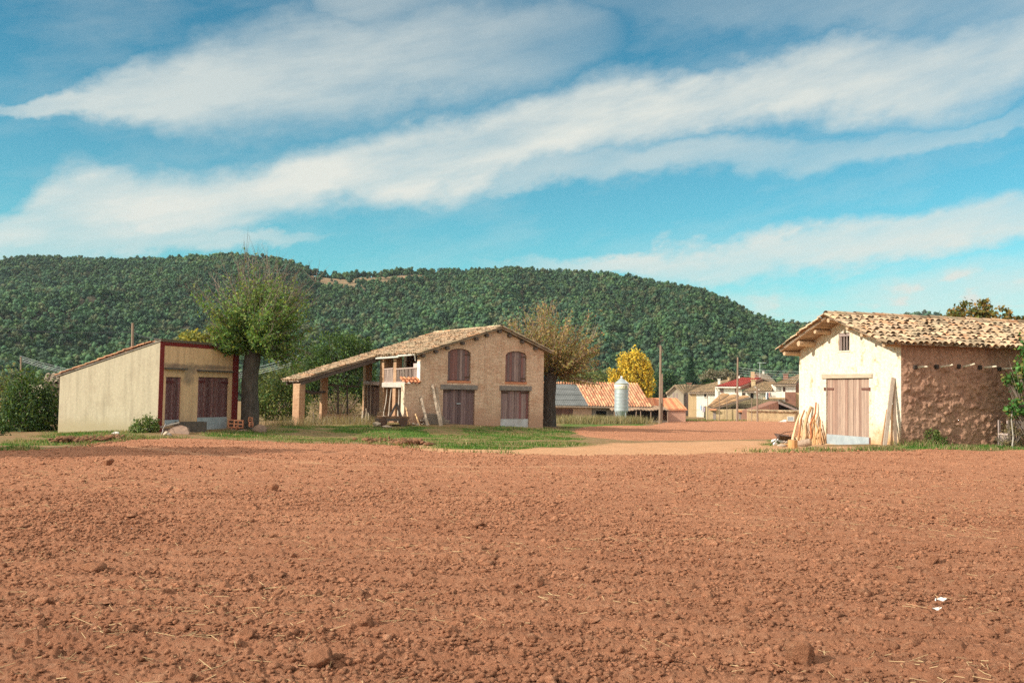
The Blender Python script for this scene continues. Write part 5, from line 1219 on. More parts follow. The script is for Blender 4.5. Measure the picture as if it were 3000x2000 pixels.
# ------------------------------------------------------------------ farm with silo
FA = Frame(1605, 128, 6, None)
def farm():
    f = FA; root = thing('farm_barn', 'long low farm barn with patched tile and grey sheet roof behind the far field', 'barn', f.loc, f.a)
    e = lambda px, py, y=0: f.hit(px, py, 1, y)
    z0 = e(1640, 1240).z; ze = e(1700, 1190).z; X1 = e(1908, 1190).x; Xm = e(1727, 1190).x
    DP = 7.0
    zr = f.hit(1760, 1123, 1, DP).z; RX0 = f.hit(1600, 1121, 1, DP).x; RX1 = f.hit(1866, 1125, 1, DP).x; Rm = f.hit(1688, 1125, 1, DP).x
    wl = wallmat('farm_wall', (.50, .33, .22), (.42, .27, .18), (.40, .25, .15), .4, st=.3, fine=.2); gw = wallmat('farm_grey_wall', (.36, .33, .29), (.28, .25, .21), (.3, .22, .15), .4, st=.3)
    dx0, dx1 = e(1622, 1210).x, e(1681, 1210).x; q0, q1 = e(1747, 1210, 1.0).x, e(1778, 1210, 1.0).x
    mb = MB(); wall_pieces(mb, -6, e(1736, 1210).x, const(z0 - 2), const(ze), [(dx0, dx1, z0 + .1, e(1650, 1197).z)], .6, .9); mb.build('wall', wl, root)
    mb = MB(); wall_pieces(mb, e(1736, 1210).x, X1 - .6, const(z0 - 2), const(ze), [(q0, q1, z0, e(1760, 1203, 1).z)], 1.2, 1.5); wall_pieces(mb, 1.5, 13, const(z0 - 2), lin((0, ze), (DP, zr - .1), (14, ze)), [], X1 - .9, X1 - .6, 'y'); mb.build('wall', gw, root)
    mb = MB(); planks(mb, dx0, dx1, z0 + .1, e(1650, 1197).z, .7, .06, .3, cols=((.55, .35, .3), (.45, .3, .26))); mb.build('door', M['wood'], root)
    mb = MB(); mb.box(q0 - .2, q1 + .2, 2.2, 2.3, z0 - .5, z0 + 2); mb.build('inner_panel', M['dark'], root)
    R0, R1 = Vector((RX0 - 6, DP, zr)), Vector((RX1, DP, zr)); E0, Em, E1 = Vector((-6, 0, ze)), Vector((Xm, 0, ze)), Vector((X1, 0, ze)); Rmv = Vector((Rm, DP, zr))
    mb = MB(); mb.prism([E0, E1, R1, R0], (0, 0, -.15)); mb.prism([R0, R1, (X1, 2 * DP, ze), (-6, 2 * DP, ze)], (0, 0, -.15)); rf = mb.build('roof', M['woodx'], root)
    # grey fibre sheets, corrugated, in four rows
    mb = MB(); up = Vector((0, 0, .05)); top = .90
    for r_ in range(4):
        a0, a1 = r_ / 4 * top, ((r_ + 1) / 4 + .02) * top
        p00, p01 = E0.lerp(R0, a0), E0.lerp(R0, a1); p10, p11 = Em.lerp(Rmv, a0), Em.lerp(Rmv, a1); n = 90; vs = []
        for s_, (pa, pb) in enumerate(((p00, p10), (p01, p11))):
            for i in range(n + 1): vs.append(pa.lerp(pb, i / n) + up + Vector((0, 0, .03 * (i % 2) + .05 * (1 - s_))))
        mb.add(vs, [(i, i + 1, n + 2 + i, n + 1 + i) for i in range(n)])
    mb.build('sheet_roofing', mat('grey_fibre_sheet', (.145, .15, .145), (.10, .105, .10), .8, .9, .2, 10, .01, c3=(.34, .33, .30), c3pos=.62), rf)
    mb = MB(); w = .34
    nU = int((X1 - Xm) / w)
    for i in range(nU + 1):
        a = Em.lerp(E1, i / nU); b_ = Rmv.lerp(R1, i / nU); c0 = rnd.uniform(.85, 1.1)
        for j in range(13):
            p, q = a.lerp(b_, j / 13 - .004), a.lerp(b_, (j + 1) / 13 + .02); c = rnd.choice(TILE_RED); c = tuple(v * c0 for v in c); r = .125; vs = []
            for s_, o in ((0, p), (1, q)):
                for k in range(4): t = math.pi * k / 3; vs.append(o + Vector((-math.cos(t) * r, 0, math.sin(t) * r * 1.1 + .03 + .03 * (1 - s_))))
            mb.add(vs, [(k, k + 1, 5 + k, 4 + k) for k in range(3)], c)
    n2 = int((Rm + 6 - RX0) / w)
    for i in range(n2):
        a = E0.lerp(R0, top + .01).lerp(Em.lerp(Rmv, top + .01), i / n2); b_ = R0.lerp(Rmv, i / n2); c = rnd.choice(TILE_RED); vs = []
        for o in (a, b_):
            for k in range(4): t = math.pi * k / 3; vs.append(o + Vector((-math.cos(t) * .125, 0, math.sin(t) * .14 + .05)))
        mb.add(vs, [(k, k + 1, 5 + k, 4 + k) for k in range(3)], c)
    mb.build('roof_tiles', mat('farm_tile', (.62, .37, .22), (.50, .25, .15), 1.2, .9, .2, 30, .01, use=True), rf)
    # open shelter with a thin tiled canopy
    g = thing('shelter', 'low open shelter with thin canopy and leaning posts along the barn front', 'shelter', f.loc, f.a)
    y = -1.6; c0, c1 = f.hit(1793, 1202, 1, y), f.hit(1962, 1201, 1, y); mb = MB(); n = 34; vs = []
    for s_, (yy, dz) in enumerate(((y, 0), (1.1, .45))):
        for i in range(n + 1): vs.append((c0.x + (c1.x - c0.x) * i / n, yy, c0.z + (c1.z - c0.z) * i / n + dz + .05 * (i % 2) + .06 * math.sin(i * .5)))
    mb.add(vs, [(i, i + 1, n + 2 + i, n + 1 + i) for i in range(n)]); mb.add([(v[0], v[1], v[2] - .08) for v in vs], [(i, i + 1, n + 2 + i, n + 1 + i) for i in range(n)])
    mb.build('canopy', mat('canopy_tile', (.36, .23, .14), (.22, .15, .10), 3, .9, .3), g)
    for px, tl in ((1800, 0), (1830, .1), (1858, .3), (1879, -.1), (1907, 0), (1930, .1), (1958, -.1)):
        p = f.hit(px, 1215, 1, y + .1); mb = MB(); mb.tube([(p.x, p.y, z0 - 1), (p.x + tl, p.y, c0.z + .03)], .07, 5); mb.build('post', M['pole'], g)
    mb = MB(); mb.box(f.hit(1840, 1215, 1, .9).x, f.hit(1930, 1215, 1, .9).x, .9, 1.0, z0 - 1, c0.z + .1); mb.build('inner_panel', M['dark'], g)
    mb = MB(); mb.box(f.hit(1620, 1230, 1, -.8).x, c1.x, -.9, -.6, z0 - 2, f.hit(1700, 1228, 1, -.8).z); mb.build('kerb_wall', M['concrete'], root)
    # second roof to the right
    g = thing('tiled_outhouse', 'low pinkish outhouse with a flat orange tile roof right of the farm barn', 'outhouse', f.loc, f.a)
    y = 3.0; e2 = lambda px, py, yy=y: f.hit(px, py, 1, yy)
    a, b_ = e2(1895, 1198), e2(2014, 1199); c, d_ = e2(1984, 1167, y + 6), e2(1890, 1166, y + 6)
    mb = MB(); mb.prism([a, b_, c, d_], (0, 0, -.14)); rf2 = mb.build('roof', M['tile_new'], g)
    mb = MB(); n = 26
    for i in range(n):
        p, q = a.lerp(b_, (i + .5) / n), d_.lerp(c, (i + .5) / n); cc = rnd.choice(TILE_RED); k = .8 * (b_.x - a.x) / n / 2; vs = []
        for o in (p, q):
            for t in (0, 1, 2, 3): vs.append(o + Vector((-math.cos(math.pi * t / 3) * k, 0, math.sin(math.pi * t / 3) * .06 + .01)))
        mb.add(vs, [(t, t + 1, 5 + t, 4 + t) for t in range(3)], cc)
    mb.build('roof_tiles', M['tile_new'], rf2)
    mb = MB(); mb.box(e2(1958, 1210).x, e2(2010, 1210).x, y + .2, y + 5, e2(1980, 1240).z - 2, b_.z - .12); mb.box(e2(1895, 1210).x, e2(1958, 1210).x, y + 2, y + 5, e2(1980, 1240).z - 2, b_.z - .2); mb.build('wall', mat('pink_brick', (.52, .31, .22), (.44, .25, .18), 2, .95, .4, 20, .02), g)
farm()
def silo():
    d = 122; b = P(1820, 1207, d); k = d / F; R = 20.5 * k; z0 = P(1820, 1240, d).z; zs, zt_, za = P(1820, 1203, d).z, P(1820, 1123, d).z, P(1820, 1105.5, d).z
    root = thing('feed_silo', 'galvanised steel feed silo with a conical cap and white lettered band', 'silo', (b.x, b.y, z0)); H = lambda z: z - z0
    st = mat('galvanised', (.42, .46, .46), (.33, .37, .38), 1.5, .45, .2, 6, .02, metal=.35, sc=(1, 1, 2))
    mb = MB(); zz = np.linspace(H(zs), H(zt_), 9)
    for a_, c_ in zip(zz, zz[1:]): mb.tube([(0, 0, a_), (0, 0, a_ + (c_ - a_) * .46), (0, 0, a_ + (c_ - a_) * .5), (0, 0, a_ + (c_ - a_) * .97), (0, 0, c_)], [R, R, R * .992, R * .992, R], 36, cap=False)
    mb.build('drum', st, root, smooth=False)
    zb0, zb1 = H(P(1820, 1138, d).z), H(P(1820, 1125, d).z)
    mb = MB(); mb.tube([(0, 0, zb0), (0, 0, zb1)], [R * 1.012] * 2, 36, cap=False); mb.build('white_band', mat('white_paint', (.74, .74, .68), (.68, .67, .6), 3, .6, 0), root)
    mb = MB()
    for z in (zb0, zb1): mb.tube([(0, 0, z - .03), (0, 0, z + .03)], [R * 1.02] * 2, 36, cap=False)
    mb.build('green_stripe', mat('olive_paint', (.30, .28, .05), (.26, .24, .05), 3, .6, 0), root)
    mb = MB(); mb.tube([(0, 0, H(zt_) - .02), (0, 0, H(za) - .12), (0, 0, H(za))], [R * 1.05, .16, .10], 28); mb.build('cone_cap', st, root)
    mb = MB(); mb.tube([(0, 0, H(za)), (0, 0, H(za) + .18)], [.15, .12], 10); mb.build('vent', M['white'], root)
    mb = MB(); mb.tube([(0, 0, H(zs)), (0, 0, H(zs) - 1.1)], [R, .25], 24); mb.build('hopper', st, root)
    for a in (.6, 2.2, 3.7, 5.3):
        mb = MB(); mb.tube([(R * .95 * math.cos(a), R * .95 * math.sin(a), -2), (R * .95 * math.cos(a), R * .95 * math.sin(a), H(zs) + .3)], .05, 6); mb.build('leg', M['steel'], root)
    mb = MB(); a = -.55; px_, py_ = R * 1.07 * math.cos(a), R * 1.07 * math.sin(a)
    for o in (-.11, .11): mb.tube([(px_ + o, py_ + o * .5, H(zs)), (px_ + o, py_ + o * .5, H(zt_)), (px_ * .5, py_ * .5, H(zt_) + (H(za) - H(zt_)) * .55)], .025, 4)
    for i in range(14): z = H(zs) + .2 + i * (H(zt_) - H(zs)) / 14; mb.tube([(px_ - .11, py_ - .055, z), (px_ + .11, py_ + .055, z)], .018, 4)
    mb.build('ladder', mat('pale_steel', (.62, .68, .69), (.58, .64, .66), 4, .5, 0), root)
    # lettering and emblem, bent round the drum
    def onband(x, z, r=R * 1.02): t = -math.pi / 2 - .03 + x / R; return (r * math.cos(t), r * math.sin(t), z)
    cu = bpy.data.curves.new('lettering', 'FONT'); cu.body = 'CRIMARTE'; cu.size = (zb1 - zb0) * .62; cu.align_x = 'CENTER'; cu.resolution_u = 2
    tmp = bpy.data.objects.new('lettering', cu); COL.objects.link(tmp); dg = bpy.context.evaluated_depsgraph_get(); me = bpy.data.meshes.new_from_object(tmp.evaluated_get(dg)); bpy.data.objects.remove(tmp)
    for v in me.vertices: v.co = Vector(onband(v.co.x * 1.25 - .22, zb0 + (zb1 - zb0) * .16 + v.co.y))
    me.materials.clear(); me.materials.append(mat('ochre_letter', (.50, .40, .12), (.46, .36, .1), 3, .7, 0)); link(bpy.data.objects.new('lettering', me), root)
    s = (zb1 - zb0); mb = MB(); q = lambda x, z, r: onband(R * .62 + x * s, zb0 + z * s, r)
    for (x0, z0_, x1, z1_, x2, z2_, r) in ((-.33, .08, .33, .08, 0, .9, R * 1.022),): mb.add([q(x0, z0_, r), q(x1, z1_, r), q(x2, z2_, r)], [(0, 1, 2)])
    mb.build('emblem', mat('dark_emblem', (.04, .06, .035), (.04, .05, .03), 3, .7, 0), root)
    mb = MB(); mb.add([q(-.10, .15, R * 1.026), q(.10, .15, R * 1.026), q(.10, .38, R * 1.026), q(-.10, .38, R * 1.026)], [(0, 1, 2, 3)]); mb.build('emblem_centre', mat('emblem_green', (.12, .42, .22), (.12, .4, .2), 3, .7, 0), root)
silo()
# ------------------------------------------------------------------ the village
WM = {
    'white': wallmat('village_white', (.78, .74, .64), (.70, .64, .52), (.60, .50, .38), .6, st=.2, fine=.1),
    'ochre': wallmat('village_ochre', (.56, .40, .22), (.50, .34, .18), (.45, .3, .18), .6, st=.3),
    'grey': wallmat('village_grey', (.42, .35, .26), (.34, .29, .22), (.38, .27, .18), .6, st=.3),
    'stone': wallmat('village_stone', (.60, .44, .25), (.46, .32, .18), (.44, .29, .16), .5, st=.7, bscale=6, dist=.08, fine=.35),
    'brick': wallmat('village_brick', (.30, .15, .10), (.24, .12, .085), (.26, .14, .09), .5, st=.5, bscale=8, fine=.35)}
T_TAN = [(1.05, .98, .80), (.92, .86, .70), (.82, .80, .64), (1.1, 1.0, .85), (.75, .72, .6)]
T_ORANGE = [(1.15, .92, .66), (1.05, .82, .56), (.95, .76, .55), (1.2, 1.0, .75)]
T_MOSS = [(.62, .66, .50), (.55, .58, .44), (.70, .70, .55), (.50, .52, .42)]
def qroof(parent, a, b, c, d, cols, matn='tile', w=.42, th=.22, l=.8):
    """tiled quad: a, b along the eave, c, d along the ridge"""
    a, b, c, d = map(Vector, (a, b, c, d)); mb = MB(); mb.prism([a, b, c, d], (0, 0, -th)); rf = mb.build('roof', M['woodx'], parent)
    nu = max(3, int((b - a).length / w)); nv = max(2, int(((d - a).length + (c - b).length) / 2 / l)); mb = MB()
    for i in range(nu):
        p0, p1 = a.lerp(b, i / nu), a.lerp(b, (i + 1) / nu); q0, q1 = d.lerp(c, i / nu), d.lerp(c, (i + 1) / nu)
        for j in range(nv):
            t0, t1 = j / nv - .01, (j + 1) / nv + .03; k = rnd.uniform(.82, 1.1); cc = tuple(v * k for v in rnd.choice(cols)); vs = []
            for t, lift in ((t0, .09), (t1, .04)):
                L, R = p0.lerp(q0, t), p1.lerp(q1, t)
                for s_, h in ((0, 0), (.25, .09), (.6, .10), (.85, .0)): vs.append(L.lerp(R, s_) + Vector((0, 0, h + lift + rnd.uniform(0, .015))))
            mb.add(vs, [(q, q + 1, 5 + q, 4 + q) for q in range(3)], cc)
    mb.build('roof_tiles', M[matn], rf); return rf
M['tile_red'] = mat('bright_red_tile', (.46, .085, .06), (.38, .065, .05), 1.5, .85, .2, 20, .01, use=True)
def house(name, label, px, d, deg, zpy):
    b = P(px, zpy, d); f = Frame(px, d, deg, b.z); return f, thing(name, label, 'house', f.loc, f.a)
def wallp(parent, f, rects, depth, m, y=0, name='wall'):
    mb = MB()
    for poly in rects:
        pts = [f.hit(px, py, 1, y) for px, py in poly]; mb.prism(pts, (0, depth, 0))
    return mb.build(name, m, parent)
def R4(x0, x1, y0, y1): return [(x0, y1), (x1, y1), (x1, y0), (x0, y0)]
def opening(parent, f, x0, x1, y0, y1, name='window', m=None, y=0, frame=False, shut=None):
    p, q = f.hit(x0, y1, 1, y), f.hit(x1, y0, 1, y); mb = MB(); mb.box(p.x, q.x, y - .03, y + .06, p.z, q.z); w = mb.build(name, m or M['dark'], parent)
    if frame:
        mb = MB(); t = .10; mb.box(p.x - t, p.x, y - .06, y, p.z - t, q.z + t); mb.box(q.x, q.x + t, y - .06, y, p.z - t, q.z + t); mb.box(p.x, q.x, y - .06, y, q.z, q.z + t); mb.box(p.x - t, q.x + t, y - .10, y, p.z - t, p.z); mb.build('frame', frame, w)
    return w
def chimney(parent, f, px, y0, y1, w, y, m, cap=True):
    p, q = f.hit(px, y1, 1, y), f.hit(px, y0, 1, y); mb = MB(); mb.box(p.x - w / 2, p.x + w / 2, y - w / 2, y + w / 2, p.z - .8, q.z)
    if cap: mb.box(p.x - w * .68, p.x + w * .68, y - w * .68, y + w * .68, q.z + .01, q.z + .16)
    return mb.build('chimney', m, parent)

# grey gabled house
f, r = house('gabled_house', 'grey-tan house with a bare gable end, leftmost of the village houses', 1955, 215, -16, 1232)
wallp(r, f, [[(1954, 1240), (2003, 1240), (2003, 1152), (1975, 1131), (1954, 1150)]], 9, WM['grey'])
opening(r, f, 1971, 1976, 1150, 1166, m=M['wood']); opening(r, f, 1981, 1986, 1152, 1168, m=M['wood'])
A, B_, C_, D_ = f.hit(2003.5, 1153, 1, -.5), f.hit(2020, 1150, 1, 9), f.hit(2003, 1127, 1, 9), f.hit(1975, 1129, 1, -.5)
qroof(r, A, f.hit(2021, 1150, 1, 4), f.hit(2066, 1128, 1, 10), D_, T_TAN)
qroof(r, f.hit(1951, 1153, 1, -.5), f.hit(1951, 1151, 1, 6), f.hit(2010, 1127, 1, 10), D_, T_TAN)
mb = MB(); p = f.hit(2004, 1155, 1, 1.5); q = f.hit(2018, 1240, 1, 1.5); mb.box(p.x, q.x, 1.5, 2, q.z, p.z); mb.build('side_door', M['wood'], r)
chimney(r, f, 2020, 1123, 1130, .9, 8, WM['brick'])
# ochre and white house
f, r = house('corner_house', 'house with an ochre side and tall white front under a broad tan roof', 2017, 202, -12, 1232)
wallp(r, f, [[(2016.5, 1242), (2040, 1242), (2040, 1150), (2016.5, 1150)]], 8, WM['ochre'])
wallp(r, f, [[(2040.3, 1242), (2062, 1242), (2062, 1190), (2101, 1190), (2101, 1151), (2040.3, 1151)]], 8, WM['white'], y=.02, name='white_wall')
opening(r, f, 2063, 2069.5, 1152, 1162.5, frame=WM['white'], y=.0); opening(r, f, 2023, 2026, 1152, 1159, m=M['wood'])
qroof(r, f.hit(2015, 1150, 1, -.5), f.hit(2102, 1150, 1, -.5), f.hit(2142, 1111, 1, 9), f.hit(2060, 1129, 1, 9), T_TAN)
chimney(r, f, 2106.5, 1112, 1126, .5, 6, WM['white']); chimney(r, f, 2134, 1107, 1119, .35, 8, WM['ochre'])
# red-roofed white house
f, r = house('red_roofed_house', 'white house with a bright red roof and small brown-shuttered windows', 2098, 186, -10, 1215)
wallp(r, f, [[(2099, 1200), (2174, 1200), (2174, 1134), (2099, 1134)]], 9, WM['white'])
opening(r, f, 2112, 2118, 1136, 1148, m=M['wood'], frame=WM['brick']); opening(r, f, 2155.5, 2159, 1136, 1149, m=M['wood'], frame=WM['brick'])
qroof(r, f.hit(2096, 1132.5, 1, -.6), f.hit(2168, 1133, 1, -.6), f.hit(2230, 1108, 1, 9), f.hit(2172, 1107.5, 1, 9), [(1, 1, 1), (.92, .9, .9), (1.08, 1.05, 1.0)], 'tile_red')
mb = MB(); a = f.hit(2168, 1133, 1, -.5); b_ = f.hit(2230, 1109, 1, 9); mb.prism([a, b_, b_ - Vector((0, 0, 1.3)), a - Vector((0, 0, .5))], (.3, 0, 0)); mb.build('gable_end', WM['brick'], r)
mb = MB(); a, b_ = f.hit(2096, 1134.5, 1, -.7), f.hit(2169, 1135, 1, -.7); mb.tube([a, b_], .12, 6); mb.tube([a, a + Vector((.4, .5, -.6)), a + Vector((.4, .5, -3.2))], .09, 5); mb.build('gutter', WM['white'], r)
chimney(r, f, 2205, 1088, 1108, .7, 8.5, WM['ochre'], False); chimney(r, f, 2207, 1114, 1131, .75, 3, WM['stone']); chimney(r, f, 2164.5, 1101, 1110, .35, 9, WM['white'], False)
# house with a dark little roof behind
f, r = house('brick_attic_house', 'small brick attic house with a grey lean roof behind the red roof', 2212, 225, -10, 1150)
wallp(r, f, [[(2213, 1135), (2235, 1135), (2235, 1108), (2215, 1094)]], 5, WM['brick']); wallp(r, f, [[(2235, 1135), (2272, 1135), (2272, 1118), (2235, 1108)]], 4, M['dark'], y=.6)
qroof(r, f.hit(2233, 1107, 1, -.3), f.hit(2274, 1120, 1, 0), f.hit(2250, 1097, 1, 5), f.hit(2214, 1093.5, 1, -.3), [(.62, .66, .64), (.52, .56, .56)])
chimney(r, f, 2236, 1089, 1106, .4, 3, WM['white'])
# brown roof house
f, r = house('tan_roofed_house', 'white house with a wide tan roof sweeping down beside the red-roofed house', 2176, 182, -12, 1215)
wallp(r, f, [[(2176, 1200), (2245, 1200), (2245, 1147), (2176, 1147)]], 7, WM['white'])
opening(r, f, 2174.5, 2183, 1148, 1158, y=-.02); opening(r, f, 2199, 2208, 1146, 1170)
qroof(r, f.hit(2175, 1147, 1, -1.2), f.hit(2262, 1147, 1, -1.0), f.hit(2272, 1121, 1, 8), f.hit(2236, 1119, 1, 8), T_TAN)
# terrace house
f, r = house('terrace_house', 'white house with a roof terrace, gridded window and bare brick side', 2266, 182, -8, 1220)
wallp(r, f, [[(2245, 1196), (2300, 1196), (2300, 1148), (2245, 1148)]], 6, WM['white'], y=-3, name='terrace_wall')
wallp(r, f, [[(2266, 1200), (2331, 1200), (2331, 1126), (2266, 1126)]], 6, WM['white'])
wallp(r, f, [[(2300.3, 1240), (2331.5, 1240), (2331.5, 1148), (2300.3, 1148)]], 3, WM['brick'], y=-3, name='brick_side')
wallp(r, f, [[(2331, 1200), (2352, 1200), (2352, 1118), (2331, 1124)]], 4, WM['brick'], y=.5, name='brick_side'); wallp(r, f, [[(2332, 1240), (2370, 1240), (2370, 1150), (2332, 1150)]], 3, WM['ochre'], y=-1, name='side_wing')
w = opening(r, f, 2273, 2289, 1132.5, 1146, m=WM['white']); mb = MB(); p, q = f.hit(2273, 1146, 1, 0), f.hit(2289, 1132.5, 1, 0)
for i in range(4):
    for j in range(3):
        x0 = p.x + (q.x - p.x) * (i + .22) / 4; z0 = p.z + (q.z - p.z) * (j + .2) / 3; mb.box(x0, x0 + (q.x - p.x) * .6 / 4, -.09, -.06, z0, z0 + (q.z - p.z) * .62 / 3)
mb.build('panes', M['dark'], w)
opening(r, f, 2293.5, 2301, 1133, 1147, 'door', M['iron'])
qroof(r, f.hit(2264, 1126, 1, -.8), f.hit(2332, 1125.5, 1, -.8), f.hit(2352, 1094, 1, 9), f.hit(2300, 1112, 1, 9), T_TAN)
chimney(r, f, 2302, 1096, 1112, .8, 6, WM['brick'])
mb = MB(); a, b_ = f.hit(2236, 1164, 1, -3.3), f.hit(2300, 1165, 1, -3.3); mb.box(a.x, b_.x, -3.4, -3.05, a.z - .2, a.z + .05); mb.build('ledge', WM['ochre'], r)
for i, (px, c) in enumerate(((2246, (.55, .6, .62)), (2249, (.05, .05, .10)), (2254, (.5, .12, .1)), (2258, (.06, .07, .07)))):
    p = f.hit(px, 1150, 1, -3.5); mb = MB(); w_ = (.32, .30, .18, .16)[i]; hgt = (1.6, 1.5, .8, .6)[i]; n = 5
    vs = [(p.x + w_ * (k / (n - 1) - .5), -3.5 + .05 * math.sin(k * 2), p.z - z + .05 * math.sin(k)) for z in (0, hgt) for k in range(n)]; mb.add(vs, [(k, k + 1, n + k + 1, n + k) for k in range(n - 1)]); o = mb.build('laundry', mat('cloth_%d' % i, c, c, 3, .9, 0), None); o.matrix_world = f.M
    tag(o, ('pale towel hung on the terrace wall', 'dark garment hung over the terrace wall beside the pale towel', 'small red cloth hung on the terrace wall', 'small black cloth rightmost of the washing on the terrace wall')[i], 'laundry', 'washing on the village terrace')
# front sheds
f, r = house('tiled_byre', 'long low byre with a sunlit tan tile roof and two grey doors', 2072, 165, -8, 1232)
wallp(r, f, [[(2071, 1244), (2190, 1244), (2190, 1199), (2092, 1199), (2071, 1190)]], 6, WM['stone'])
qroof(r, f.hit(2072, 1191, 1, -.4), f.hit(2092, 1196, 1, -.4), f.hit(2200, 1163, 1, 8), f.hit(2112, 1154, 1, 8), T_ORANGE)
opening(r, f, 2089, 2097.5, 1205, 1230, 'door', M['wood']); opening(r, f, 2164, 2176, 1209, 1228, 'door', M['wood'])
mb = MB()
for x0, x1, y in ((2080, 2099, 1201), (2160, 2190, 1206)): a, b_ = f.hit(x0, y, 1, -.4), f.hit(x1, y, 1, -.4); mb.box(a.x, b_.x, -.6, 0, a.z - .05, a.z + .25)
mb.build('door_hood', M['tile_new'], r)
f, r = house('mossy_shed', 'shed with a broad dull green mossy roof between the byre and the brick gable', 2100, 172, -8, 1232)
qroof(r, f.hit(2096, 1196, 1, -.4), f.hit(2210, 1197, 1, -.4), f.hit(2279, 1174, 1, 6), f.hit(2186, 1168, 1, 6), T_MOSS)
wallp(r, f, [[(2120, 1240), (2280, 1240), (2280, 1200), (2120, 1200)]], 6, WM['stone'], y=.5)
f, r = house('brick_gable_shed', 'brick shed with a dark open loft under a sagging ridge, next to the cream barn', 2195, 160, 2, 1232)
wallp(r, f, [[(2192, 1240), (2281, 1240), (2281, 1175), (2222, 1196), (2192, 1203)]], 5, WM['brick']); wallp(r, f, [[(2281, 1240), (2370, 1240), (2370, 1212), (2281, 1203)]], 5, WM['brick'], y=.2); wallp(r, f, [[(2281, 1203), (2350, 1203), (2281, 1180)]], 5, M['dark'], y=.8, name='loft_opening')
qroof(r, f.hit(2280, 1173.5, 1, -.9), f.hit(2350, 1205, 1, -.9), f.hit(2356, 1203, 1, 7), f.hit(2290, 1173, 1, 7), T_TAN)
mb = MB(); a, b_ = f.hit(2282, 1180, 1, -.9), f.hit(2345, 1206, 1, -.9); mb.beam(a, b_, .3, .3); mb.build('rafter', M['wood'], r)
f, r = house('stone_yard_wall', 'rough stone yard wall with a ragged tiled coping beside the cream barn', 2195, 155, -6, 1235); r['category'] = 'wall'
wallp(r, f, [[(2190, 1246), (2372, 1246), (2372, 1206), (2190, 1206)]], .6, WM['stone'])
mb = MB(); x0, x1 = f.hit(2190, 1206, 1, 0).x, f.hit(2372, 1206, 1, 0).x; zc = f.hit(2280, 1206, 1, 0).z
for i in range(40): x = x0 + (x1 - x0) * i / 40; mb.beam((x + .1, -.25, zc + .05 + rnd.uniform(-.05, .08)), (x + .1, .8, zc + .25), .2, .12, rnd.choice(T_TAN))
mb.build('coping_tiles', M['tile'], r)
opening(r, f, 2308, 2325, 1221, 1231.5, 'window', M['steel'], frame=WM['white'])
p = P(2287, 1236, 153); o = thing('water_trough', 'white trough lying at the foot of the stone yard wall', 'trough', (p.x, p.y, p.z - .6)); mb = MB(); mb.prism([(-1.6, 0, .2), (-.9, 0, .0), (.9, 0, .0), (.95, 0, 1.0), (.4, 0, .75)], (0, 1.2, 0)); mb.build('basin', M['white'], o, bevel=.05)
for i, (px, c, s_) in enumerate(((2053, (.45, .60, .72), 1.0), (2058, (.62, .6, .64), 1.2), (2064, (.40, .32, .42), .9))):
    p = P(px, 1186 + 3 * i, 192); mb = MB(); n = 5; w_ = .35; vs = [(p.x + w_ * (k / (n - 1) - .5), p.y + .05 * math.sin(k * 2), p.z - z) for z in (0, s_) for k in range(n)]; mb.add(vs, [(k, k + 1, n + k + 1, n + k) for k in range(n - 1)])
    o = mb.build('laundry', mat('washing_%d' % i, c, c, 3, .9, 0)); tag(o, ('light blue shirt drying by the tall white house front', 'whitish cloth drying beside the light blue shirt', 'mauve cloth drying at the balcony end of the white house front')[i], 'laundry', 'washing by the white house front')
# small grey-roofed house behind the left shed
f, r = house('small_house', 'small pale house with a grey roof half hidden behind the dark thicket', 128, 62, 40, 1250)
wallp(r, f, [[(128, 1250), (185, 1250), (185, 1127), (128, 1127)]], 4, WM['grey']); opening(r, f, 159, 176, 1128, 1142)
qroof(r, f.hit(124, 1126, 1, -.3), f.hit(190, 1125, 1, -.3), f.hit(200, 1098, 1, 3), f.hit(134, 1099, 1, 3), [(.75, .78, .76), (.65, .68, .66)], w=.3)

# ------------------------------------------------------------------ poles and wires
def pole(label, px, pyt, pyb, d, r=.13, lean=0, bits=True, group='utility poles', name='utility_pole'):
    b = P(px, pyb, d); t = P(px + lean, pyt, d); root = thing(name, label, 'pole', tuple(b), 0, group)
    mb = MB(); mb.tube([(0, 0, -1.0), ((t.x - b.x) * .5, 0, (t.z - b.z) * .5), (t.x - b.x, 0, t.z - b.z)], [r, r * .85, r * .68], 9); mb.build('shaft', M['pole'], root)
    if bits:
        mb = MB()
        for i in range(4): z = (t.z - b.z) * (.98 - .07 * i); mb.tube([(t.x - b.x - .28 * (-1) ** i, -.03, z - .1), (t.x - b.x - .28 * (-1) ** i, -.03, z + .12)], [.06, .04], 6); mb.tube([(t.x - b.x, 0, z - .1), (t.x - b.x - .28 * (-1) ** i, -.03, z - .1)], .02, 4)
        mb.build('insulator', M['white'], root)
    return b, t
pole('tall timber pole at the far edge of the back field, taller of the close pair', 1933.5, 1013, 1233, 118, .17, 2, False)
pole('shorter timber pole standing just behind the tallest one', 1939, 1095, 1228, 124, .13, 1.5, False)
pbB, ptB = pole('timber pole in front of the red-roofed white house', 2159.5, 1046, 1230, 150, .17, 2, False)
pole('timber pole with white insulators in front of the brick gable shed', 2219.5, 1132, 1231, 150, .15, -1.5)
pole('short timber pole poking up behind the sloping roof of the rendered shed', 385, 946, 1200, 56, .10, 4, False)
b57, t57 = pole('dark thin pole carrying pale cables at the left, above the thicket', 61, 1045, 1250, 95, .10, 0, False)
